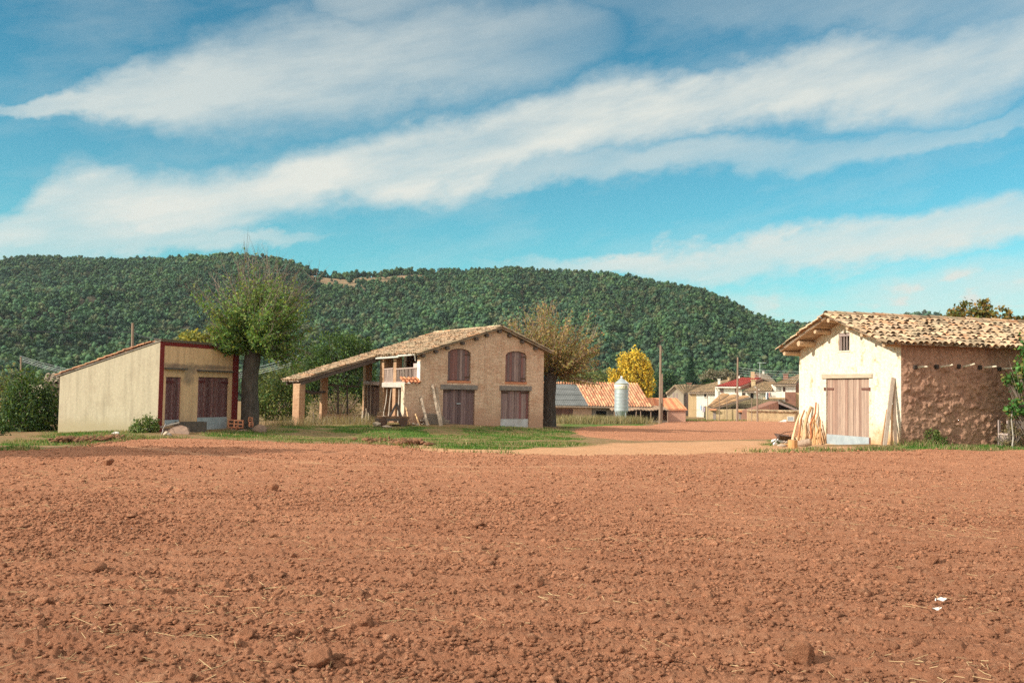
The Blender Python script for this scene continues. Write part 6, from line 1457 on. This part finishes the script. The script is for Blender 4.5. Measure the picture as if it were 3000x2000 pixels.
for px, pyt, pyb, d, lb in ((2073.5, 1153, 1232, 160, 'thin post left of the byre door'), (2108, 1162, 1232, 160, 'thin post with a crossbar in front of the byre roof'), (2130, 1166, 1225, 164, 'thin bare post rising from the middle of the byre roof'), (2202.5, 1165, 1232, 152, 'pale thin post left of the insulated pole')):
    pole(lb, px, pyt, pyb, d, .07, 0, False, 'thin posts in front of the village', 'post')
def wire(label, a, b, sag, r, m, group=None, n=14):
    a, b = Vector(a), Vector(b); mb = MB(); mb.tube([a.lerp(b, i / n) - Vector((0, 0, sag * 4 * (i / n) * (1 - i / n))) for i in range(n + 1)], r, 4, cap=False); o = mb.build('cable', M[m]); tag(o, label, 'cable', group)
t_ = P(388, 972, 56); wire('dark cable running in from the left to the pole behind the rendered shed', P(-300, 912, 66), t_, .5, .018, 'wire_dark')
wire('dark cable drooping from the pole down to the shed roof edge', t_, P(462, 990, 46), .12, .016, 'wire_dark')
for i, (dy, lb) in enumerate(((0, 'topmost'), (5, 'second'), (9, 'third'), (13, 'lowest'))):
    wire(lb + ' of the pale cables sagging behind the rendered shed and pollard', P(57, 1042 + dy * 1.05, 95), P(900, 1033 + dy * 1.6, 95), 2.35, .013, 'wire', 'pale power lines on the left')
for i, (dy, lb) in enumerate(((0, 'topmost'), (7, 'second'), (14, 'third'), (21, 'lowest'))):
    wire(lb + ' of the cables from the village pole to the cream barn', P(2161, 1076 + dy, 150), P(2480, 1082 + dy, 150), .5, .016, 'wire', 'power lines in front of the village hill')
p = P(2226, 1106, 222); o = thing('antenna', 'thin television antenna above the small brick attic house', 'antenna', tuple(p)); mb = MB(); mb.tube([(0, 0, -1), (0, 0, 3.3)], .05, 4); mb.build('mast', M['wire'], o); mb = MB(); mb.tube([(-.6, 0, 3.3), (1.4, 0, 3.3)], .04, 4)
for i in range(5): mb.tube([(-.4 + .4 * i, -.4, 3.3), (-.4 + .4 * i, .4, 3.3)], .03, 4)
mb.build('dipole', M['wire'], o)

# ------------------------------------------------------------------ things leaning and lying about
def stick(name, label, a, b, r, mname='woodx', group=None, flat=None, col=None, bend=.02, cat=None):
    a, b = Vector(a), Vector(b); mb = MB()
    if flat: mb.beam(Vector((0, 0, 0)), b - a, flat[0], flat[1], col, (0, 1, .1))
    else:
        n = 4; pts = [(b - a) * (i / n) + Vector((rnd.gauss(0, bend), rnd.gauss(0, bend), 0)) * (1 if 0 < i < n else 0) for i in range(n + 1)]; mb.tube(pts, [r * (1.1 - .45 * i / n) for i in range(n + 1)], 7, col, jit=.08)
    o = mb.build(name, M[mname], None, bevel=.004 if flat else 0); o.location = a; tag(o, label, cat or name.replace('_', ' '), group); return o
M['branch'] = mat('dry_branch', (.56, .40, .25), (.40, .27, .17), 6, .9, .5, 20, .01, use=True, sc=(3, 3, .6))
M['branch_grey'] = mat('grey_branch', (.44, .39, .33), (.32, .28, .24), 6, .9, .5, 20, .01, use=True, sc=(3, 3, .6))
# poles leaning against the cream gable, left of its door: (foot px, foot py, top px, top py, out, radius, colour)
GP = [((2322, 1288), (2343, 1213), .75, .055, (1.35, 1.35, 1.3), 'pale peeled pole, outermost on the left of the firewood bundle'),
      ((2330, 1288), (2348, 1226), .70, .04, (1, .85, .7), 'thin tan pole beside the pale peeled one'),
      ((2333, 1292), (2357, 1201), .60, .045, (.75, .5, .38), 'reddish forked pole with a dark upper half'),
      ((2352, 1300), (2377, 1190), .55, .085, (.95, .9, .82), 'thick grey crooked trunk, stoutest of the leaning bundle'),
      ((2341, 1292), (2362, 1230), .60, .03, (.7, .7, .7), 'short dark grey branch leaning by the thick trunk'),
      ((2371, 1310), (2391, 1178), .50, .045, (.8, .45, .32), 'tallest reddish pole of the bundle, its tip nearest the roof'),
      ((2369, 1312), (2385, 1222), .60, .028, (1.1, .85, .6), 'slim straw-coloured stick in the middle of the bundle'),
      ((2381, 1312), (2388, 1205), .45, .035, (1.0, .8, .55), 'upright tan pole under the tallest reddish one'),
      ((2388, 1311), (2396, 1215), .45, .03, (1.05, .85, .6), 'yellowish stick leaning close beside the upright tan pole'),
      ((2384, 1312), (2402, 1250), .50, .03, (1, .8, .6), 'slanting thin stick crossing low in the bundle'),
      ((2404, 1308), (2404, 1229), .35, .032, (.95, .7, .5), 'straight upright stick next to the barn door'),
      ((2396, 1311), (2403, 1240), .45, .025, (1, .85, .65), 'short thin stick between the upright one and the bundle'),
      ((2337, 1290), (2331, 1262), .9, .03, (1.2, 1.2, 1.15), 'short pale stick splaying out at the foot of the bundle')]
for (fx, fy), (tx, ty), out, r, c, lb in GP:
    a = FB.w(FB.hit(fx, fy, 0, -out)); a.z = zt1(a.x, a.y) - .03; b = FB.w(FB.hit(tx, ty, 0, -.09)); stick('pole', lb, a, b, r, 'branch', 'poles leaning left of the barn door', col=c, bend=.045, cat='pole')
for (fx, fy), (tx, ty), out, w_, c, lb, mm in (((2592, 1308), (2617, 1106), .75, (.13, .05), (.95, .85, .78), 'long grey-brown plank, longer of the two leaning right of the barn door', 'branch_grey'), ((2624, 1304), (2618, 1120), .35, (.10, .05), (.62, .5, .42), 'dark upright board behind the long plank right of the door', 'branch_grey'), ((2583, 1310), (2600, 1200), .80, (.07, .04), (.8, .62, .5), 'reddish batten at the foot of the long leaning plank', 'branch'), ((2612, 1304), (2614, 1185), .40, (.06, .05), (.5, .4, .33), 'short dark post crossing behind the leaning planks', 'branch')):
    a = FB.w(FB.hit(fx, fy, 0, -out)); a.z = zt1(a.x, a.y) - .03; b = FB.w(FB.hit(tx, ty, 0, -.07)); stick('plank', lb, a, b, 0, mm, 'planks leaning right of the barn door', flat=w_, col=c)
def gp(px, py): return G(px, py)
def log(name, label, p, ax, L, r, mname, cat, col=None, lift=None):
    p = Vector(p); ax = Vector(ax).normalized(); root = thing(name, label, cat, tuple(p)); mb = MB(); c0 = Vector((0, 0, lift if lift is not None else r * .95))
    mb.tube([c0 - ax * L / 2, c0, c0 + ax * L / 2], [r, r * 1.04, r * .97], 14, col, jit=.05); mb.build('log_body', M[mname], root, bevel=0); mb = MB(); e = c0 - ax * (L / 2 + .004); mb.tube([e, e - ax * .004], [r * .9, r * .9], 12); mb.tube([c0 + ax * (L / 2 + .004), c0 + ax * (L / 2 + .008)], [r * .9, r * .9], 12); mb.build('cut_face', mat('cut_wood', (.56, .38, .22), (.42, .27, .15), 8, .9, .3) if 'cut_wood' not in bpy.data.materials else bpy.data.materials['cut_wood'], root); return root
p = gp(2322, 1313); log('chopping_block', 'upright sawn log block standing at the foot of the pole bundle', p, (0.02, 0, 1), .27, .15, 'branch', 'log', (1, .75, .5), .13)
p = gp(2357, 1308); log('log', 'short brown log lying in the pole bundle beside the thick grey trunk', p, (.8, -.5, .25), .42, .12, 'branch_grey', 'log', (.8, .65, .55))
p = gp(2312, 1307); log('log', 'thin log lying flat left of the sawn block', p, (1, .15, 0), .6, .05, 'branch', 'log', (.9, .7, .5))
p = gp(2301, 1300); log('log', 'grey-pink log end propped under the wheelbarrow', p, (.5, -.8, .3), .4, .09, 'branch_grey', 'log', (1, .85, .8))
p = gp(2298, 1302); o = thing('wheelbarrow', 'old tipped wheelbarrow frame with a rusty tray beside the pole bundle', 'wheelbarrow', tuple(p), rad(15)); mb = MB()
mb.add([(-.35, -.2, .42), (.35, -.2, .36), (.25, .05, .18), (-.25, .05, .22), (-.38, .25, .50), (.38, .25, .42)], [(0, 1, 2, 3), (3, 2, 5, 4)]); mb.add([(-.35, -.2, .40), (.35, -.2, .34), (.25, .05, .16), (-.25, .05, .20), (-.38, .25, .48), (.38, .25, .40)], [(0, 1, 2, 3), (3, 2, 5, 4)]); mb.build('tray', mat('rust_tray', (.20, .12, .09), (.14, .09, .07), 6, .8, .3), o)
mb = MB()
for s_ in (-.28, .28): mb.tube([(s_ - .5, -.1, .0), (s_ - .12, -.1, .3), (s_ + .12, .1, .46)], .018, 5); mb.tube([(s_ - .2, -.1, .25), (s_ + .02, -.1, .0)], .016, 5)
mb.tube([(-.40, -.22, .44), (-.1, -.24, .56), (.36, -.2, .62)], .014, 5); mb.build('frame', M['iron'], o); mb = MB(); mb.tube([(.42, -.03, .17), (.42, .03, .17)], [.17, .17], 16); mb.build('wheel', M['iron'], o)
def lumpy(name, label, p, rx, ry, rz, mname, cat, group=None, seed=1):
    rg = np.random.default_rng(seed); v, f_ = ICO3; V = angular(v, rg, 9, .4) * np.array([[rx, ry, rz]]) * 1.15; V[:, 2] += rz * .8
    o = np_mesh(name, V, [f_], M[mname], cols=np.ones((len(f_), 3))); o.location = p; return tag(o, label, cat, group)
M['sack'] = mat('white_sack', (.72, .70, .66), (.55, .50, .42), 5, .9, .4, 15, .02); M['stone'] = mat('pale_stone', (.46, .36, .27), (.34, .26, .19), 5, .95, .6, 14, .02); M['stone_dark'] = mat('brown_stone', (.26, .17, .12), (.18, .12, .09), 5, .95, .6, 14, .02)
lumpy('sack', 'crumpled white plastic sack behind the wheelbarrow', gp(2277, 1300), .24, .18, .15, 'sack', 'sack', None, 3)
lumpy('stone', 'white stone at the grass edge left of the wheelbarrow', gp(2270, 1304), .09, .08, .06, 'sack', 'stone', None, 4)
lumpy('stone', 'tan stone lying flat in front of the wheelbarrow', gp(2290, 1309), .13, .10, .05, 'stone', 'stone', None, 5)
lumpy('stone', 'flat pale stone at the foot of the straw-coloured stick', gp(2374, 1313), .10, .07, .03, 'stone', 'stone', None, 6)
# bench by the right edge
p = gp(2985, 1300); o = thing('plank_bench', 'weathered pale plank bench half behind the dry bush at the right edge', 'bench', tuple(P(2985, 1300, 33.8)), rad(20)); z = zt1(o.location.x, o.location.y); o.location.z = z; mb = MB(); mb.box(-.7, .7, -.2, .2, .40, .46, (1.6, 1.6, 1.6)); mb.build('seat', M['wood'], o)
mb = MB(); mb.box(-.3, .7, .18, .22, .62, .72, (1.8, 1.8, 1.8)); mb.box(-.3, .7, .18, .22, .78, .88, (1.7, 1.7, 1.7)); mb.build('backrest', M['wood'], o)
for s_ in (-.6, .6):
    mb = MB(); mb.box(s_ - .05, s_ + .05, -.18, .17, -.1, .398, (1.2, 1.2, 1.2)); mb.box(s_ - .04, s_ + .04, .225, .265, -.1, .9, (1.2, 1.2, 1.2)); mb.build('leg', M['wood'], o)
p = P(2965, 1290, 33.0); stick('stake', 'thin grey stake standing in the dry bush', (p.x, p.y, zt1(p.x, p.y)), P(2966, 1202, 33.0), .022, 'branch_grey', None)

# by the middle barn (local frame FM): planks and posts leaning on the gable
def fm(px, py, y): return FM.w(FM.hit(px, py, 1, y))
for (fx, fy), (tx, ty), out, spec, mm, lb in (
    ((1253, 1248), (1233, 1162), 1.15, (.13, .05), 'branch_grey', 'tall board leaning left of the stacked planks, foot in the sun'),
    ((1291, 1249), (1266, 1126), 1.25, (.14, .05), 'branch_grey', 'longest board leaning on the gable beside the dark double door'),
    ((1296, 1249), (1279, 1134), 1.1, (.08, .05), 'branch_grey', 'thin dark batten right behind the longest leaning board'),
    ((1230, 1249), (1217, 1212), 1.0, (.07, .04), 'branch', 'short sunlit slat leaning near the trailer end'),
    ((1258, 1250), (1248, 1222), 1.2, (.06, .04), 'branch', 'very short sunlit slat at the foot of the tall board'),
    ((1199, 1228), (1189, 1192), .55, (.06, .04), 'branch', 'slim sunlit slat leaning on the wing wall')):
    a = fm(fx, fy, -out); a.z = min(a.z, zt1(a.x, a.y) + .02); stick('plank', lb, a, fm(tx, ty, -.06), 0, mm, 'planks leaning on the brick barn gable', flat=spec, col=(.9, .8, .7) if mm == 'branch_grey' else (1.35, 1.2, 1.0))
for i, (py, x0, x1) in enumerate(((1243, 1236, 1317), (1237, 1240, 1312), (1231, 1233, 1314), (1225, 1240, 1300), (1219, 1245, 1296), (1213, 1247, 1290))):
    a, b = fm(x0, py, -.25), fm(x1, py + 1.5, -.25); mb = MB(); c = (a + b) / 2; mb.beam(a - c, b - c, .35, .085, (.62, .56, .52)); o = mb.build('plank', M['branch_grey'], bevel=.01); o.location = c
    tag(o, ('lowest of the dark planks stacked against the gable', 'second plank up in the dark stack', 'third plank up in the dark stack', 'fourth plank up in the dark stack', 'fifth plank up, near the top of the dark stack', 'topmost short plank of the dark stack')[i], 'plank', 'stacked planks by the brick barn')
# old timber trailer in front of the balcony
pt = P(1152, 1246, 50.6); z = zt1(pt.x, pt.y); root = thing('timber_trailer', 'old flat timber trailer with a wooden trestle on it, in front of the balcony', 'trailer', (pt.x, pt.y, z), rad(8)); s_ = 50.6 / F
mb = MB(); planks(mb, -48 * s_, 46 * s_, .36, .47, -.5, 1.1, .3, cols=((.75, .55, .42), (.6, .45, .36))); mb.build('bed', M['woodx'], root)
mb = MB(); mb.beam((-50 * s_, -.45, .30), (40 * s_, -.45, .32), .16, .14); mb.beam((-50 * s_, .45, .30), (40 * s_, .45, .32), .16, .14); mb.build('chassis', bpy.data.materials['dark_timber'], root)
mb = MB(); mb.beam((-10 * s_, -.3, .48), (8 * s_, -.1, 1.12), .09, .07); mb.beam((22 * s_, -.3, .48), (9 * s_, -.1, 1.12), .09, .07); mb.beam((-10 * s_, .35, .48), (8 * s_, .1, 1.10), .09, .07); mb.beam((22 * s_, .35, .48), (9 * s_, .1, 1.10), .09, .07); mb.beam((8 * s_, -.2, 1.13), (9 * s_, .2, 1.12), .09, .08); mb.build('trestle', bpy.data.materials['dark_timber'], root)
for xx in (-30 * s_, 28 * s_):
    mb = MB(); mb.tube([(xx, -.55, .20), (xx, -.42, .20)], [.22, .22], 14); mb.tube([(xx, .42, .20), (xx, .55, .20)], [.22, .22], 14); mb.build('wheel', M['iron'], root)
lumpy('stone', 'large pale stone sitting on the trailer bed', P(1124, 1226, 50.4) - Vector((0, 0, .05)), .14, .12, .11, 'stone', 'stone', None, 11)
lumpy('stone', 'rough tan boulder under the left end of the trailer', gp(1103, 1250), .20, .17, .13, 'stone', 'stone', None, 12)
lumpy('stone', 'flat grey stone slab on the grass before the trailer', gp(1135, 1252), .26, .14, .07, 'stone', 'stone', None, 13)
lumpy('stone', 'pale stone at the right end of the trailer', gp(1212, 1246), .11, .09, .09, 'stone', 'stone', None, 14)
lumpy('stone', 'smaller stone right beside the pale one at the trailer', gp(1224, 1247), .08, .07, .07, 'stone', 'stone', None, 15)
for px, py, ty, d, r, lb in ((917, 1242, 1206, 54.6, .045, 'pale weathered stake standing in the dry weeds by the brick pier'), (1063, 1246, 1203, 52.5, .05, 'pale stake at the right end of the dry weeds'), (1072, 1236, 1196, 55, .03, 'slim stake behind the pale one at the dark plank wall'), (1079, 1236, 1208, 55, .03, 'shortest stake by the dark plank wall')):
    b = P(px, py, d); b.z = min(b.z, zt1(b.x, b.y)); stick('stake', lb, b, P(px + rnd.uniform(-1, 1), ty, d), r, 'branch_grey', 'stakes by the open lean-to', col=(1.3, 1.2, 1.05))
for a_, b_, lb in (((1113, 1236), (1122, 1128), 'leftmost slim prop standing under the balcony'), ((1124, 1236), (1135, 1130), 'second slim prop under the balcony, leaning right'), ((1136, 1234), (1148, 1128), 'third slim prop under the balcony, beside the middle pier'), ((1168, 1200), (1169, 1130), 'prop between the middle pier and the wing wall under the balcony')):
    yy = 0.25; a = FM.w(FM.hit(a_[0], a_[1], 0, -.05)); a.z = zt1(a.x, a.y); stick('prop', lb, a, FM.w(FM.hit(b_[0], b_[1], 0, .12)), .045, 'branch_grey', 'props under the balcony', col=(1.2, 1.15, 1.1))
for i, (px, tx) in enumerate(((1085, 1086), (1076, 1077), (1067, 1069))):
    a = FM.w(FM.hit(px, 1210, 0, -.15)); a.z = zt1(a.x, a.y); stick('prop', ('right prop against the dark plank wall of the lean-to', 'middle prop against the dark plank wall of the lean-to', 'left prop against the dark plank wall of the lean-to')[i], a, FM.w(FM.hit(tx, 1128, 0, -.05)), .035, 'branch_grey', 'props against the dark plank wall', col=(.9, .75, .65))
# clutter before the left shed
p = gp(492, 1270); o = thing('stone_slab', 'tilted flat slab propped on rubble before the small red door', 'slab', tuple(P(500, 1262, 41.6)), rad(20)); o.location.z = zt1(o.location.x, o.location.y); mb = MB(); mb.beam((-.42, 0, .22), (.34, 0, .42), .5, .06); mb.build('slab_top', M['concrete'], o, bevel=.01); mb = MB(); mb.box(-.35, .3, -.18, .18, -.05, .18); mb.build('slab_support', M['stone_dark'], o, bevel=.06)
p = P(520, 1275, 41.2); o = thing('concrete_slab', 'broken concrete slab leaning on the ground before the ochre wall', 'slab', (p.x, p.y, zt1(p.x, p.y)), rad(-10)); mb = MB(); mb.prism([(-.45, -.15, 0), (.60, -.2, -.02), (.24, .25, .20), (-.22, .3, .32)], (0, .05, .07)); mb.build('slab_top', M['stone_dark'], o, bevel=.01); mb = MB(); mb.prism([(-.4, .1, -.05), (.4, .1, -.05), (.2, .35, .22), (-.2, .35, .3)], (0, .2, 0)); mb.build('slab_support', M['stone_dark'], o)
p = FL.w(FL.hit(558, 1255, 1, -.5)); o = thing('concrete_trough', 'dark concrete trough standing between the two red doors', 'trough', (p.x, p.y, zt1(p.x, p.y)), FL.a + rad(-22)); mb = MB()
L, Wt, Ht = .62, .26, .42; mb.box(-L, L, -Wt, -Wt + .06, .06, Ht); mb.box(-L, L, Wt - .06, Wt, .06, Ht); mb.box(-L, -L + .06, -Wt + .06, Wt - .06, .06, Ht); mb.box(L - .06, L, -Wt + .06, Wt - .06, .06, Ht); mb.build('rim', bpy.data.materials['sooty_concrete'], o); mb = MB(); mb.box(-L, L, -Wt, Wt, -.1, .058); mb.build('base', bpy.data.materials['sooty_concrete'], o)
lumpy('stone', 'pale stone in the weeds at the shed corner', gp(486, 1275), .10, .07, .09, 'stone', 'stone', None, 21); lumpy('stone', 'small grey stone right of the pale one at the shed corner', gp(497, 1277), .10, .08, .07, 'concrete', 'stone', None, 22); lumpy('stone', 'small whitish stone in the grass below the plain shed wall', gp(337, 1272), .16, .09, .06, 'sack', 'stone', None, 23)
stick('twig', 'thin pale twig leaning by the pale stone at the shed corner', gp(472, 1272), P(485, 1240, 41.4), .01, 'branch_grey', None, col=(1.4, 1.4, 1.5))
for i, (px, py, w_, lb) in enumerate(((681, 1240, .34, 'leftmost hollow brick stacked at the pollard foot'), (694, 1241, .34, 'second hollow brick from the left at the pollard foot'), (705, 1242, .26, 'third hollow brick at the pollard foot'), (734, 1229, .2, 'upper single brick by the pollard roots'), (735, 1243, .2, 'lower single brick by the pollard roots'), (688, 1253, .3, 'hollow brick lying below the left stack'))):
    p = P(px, py, 45.4); hgt = .36 if i < 3 else .22; o = thing('hollow_brick', lb, 'brick', (p.x, p.y, p.z - hgt / 2), rad(rnd.uniform(-25, 25)), 'bricks stacked at the pollard foot'); mb = MB(); mb.box(-w_ / 2, w_ / 2, -.12, .12, 0, hgt, (rnd.uniform(.8, 1.1),) * 3); mb.build('block', M['brick'], o, bevel=.012)
    mb = MB()
    for zz in (.28, .72): mb.box(-w_ * .3, w_ * .3, -.124, -.121, hgt * (zz - .13), hgt * (zz + .13))
    mb.build('cavity', M['dark'], o)
for i, (px, py, r) in enumerate(((690, 1262, .3), (712, 1262, .34), (738, 1262, .26), (760, 1250, .3), (770, 1258, .22))):
    lumpy('rock', ('rounded rock below the brick stack', 'biggest rock at the pollard roots', 'rock under the two single bricks', 'rock on the grass right of the pollard', 'smallest rock, rightmost of those by the pollard')[i], P(px, py, 45.2) - Vector((0, 0, .25)), r, r * .8, r * .6, 'stone_dark', 'rock', 'rocks at the pollard foot', 30 + i)
# on the field
lumpy('dirt_clod', 'big dark clod lying alone near the left edge of the field', gp(315, 1366), .13, .10, .10, 'clod', 'clod', None, 41)
for px, py, rx, rz, lb, sd in ((2632, 1712, .085, .075, 'largest rounded clod in the right of the field', 42), (2728, 1656, .08, .065, 'rounded clod behind the largest one in the right of the field', 43), (945, 1950, .10, .06, 'broad flat clod at the lower edge of the field', 44), (270, 1676, .11, .055, 'long flat clod in the left of the field', 45), (800, 1440, .09, .075, 'dark clod in the middle left of the field', 46), (2340, 1950, .09, .09, 'upright clod at the lower right of the field', 47)):
    p = gp(px, py); lumpy('dirt_clod', lb, p, rx, rx * .85, rz, 'clod', 'clod', None, sd)
for px, py, s_, lb, sd in ((2757, 1770, .042, 'crumpled white paper scrap on the soil, farther of the two', 51), (2744, 1798, .03, 'small pinkish paper scrap on the soil nearer the camera', 52)):
    rg = np.random.default_rng(sd); u = np.linspace(-1, 1, 6); Xg, Yg = np.meshgrid(u, u); V = np.stack([Xg * s_ * (1 + .2 * rg.random(Xg.shape)), Yg * s_ * .5, rg.random(Xg.shape) * .03 + .03], -1).reshape(-1, 3)
    o = np_mesh('paper_scrap', np.concatenate([V, V - [0, 0, .002]]), [grid_faces(6, 6), grid_faces(6, 6)[:, ::-1] + 36], M['sack']); o.location = gp(px, py); tag(o, lb, 'paper')
S.view_settings.view_transform = 'Standard'; S.view_settings.look = 'None'; S.view_settings.gamma = 1; S.view_settings.exposure = EXPOSURE
S.cycles.max_bounces = 6; S.cycles.diffuse_bounces = 3; S.cycles.transmission_bounces = 3; S.cycles.transparent_max_bounces = 4
S.cycles.use_denoising = False
if HAZE:
    mb = MB(); mb.box(-2050, 2050, -2050, 2050, -6, 190)
    hm = bpy.data.materials.new('haze'); hm.use_nodes = True; t_ = hm.node_tree; t_.nodes.clear()
    oo = t_.nodes.new('ShaderNodeOutputMaterial'); pv = t_.nodes.new('ShaderNodeVolumePrincipled'); pv.inputs['Color'].default_value = (.72, .86, 1, 1); pv.inputs['Density'].default_value = HAZE; pv.inputs['Anisotropy'].default_value = .2
    t_.links.new(pv.outputs[0], oo.inputs['Volume']); ho = mb.build('haze', hm); tag(ho, kind='stuff')
    S.cycles.volume_bounces = 0
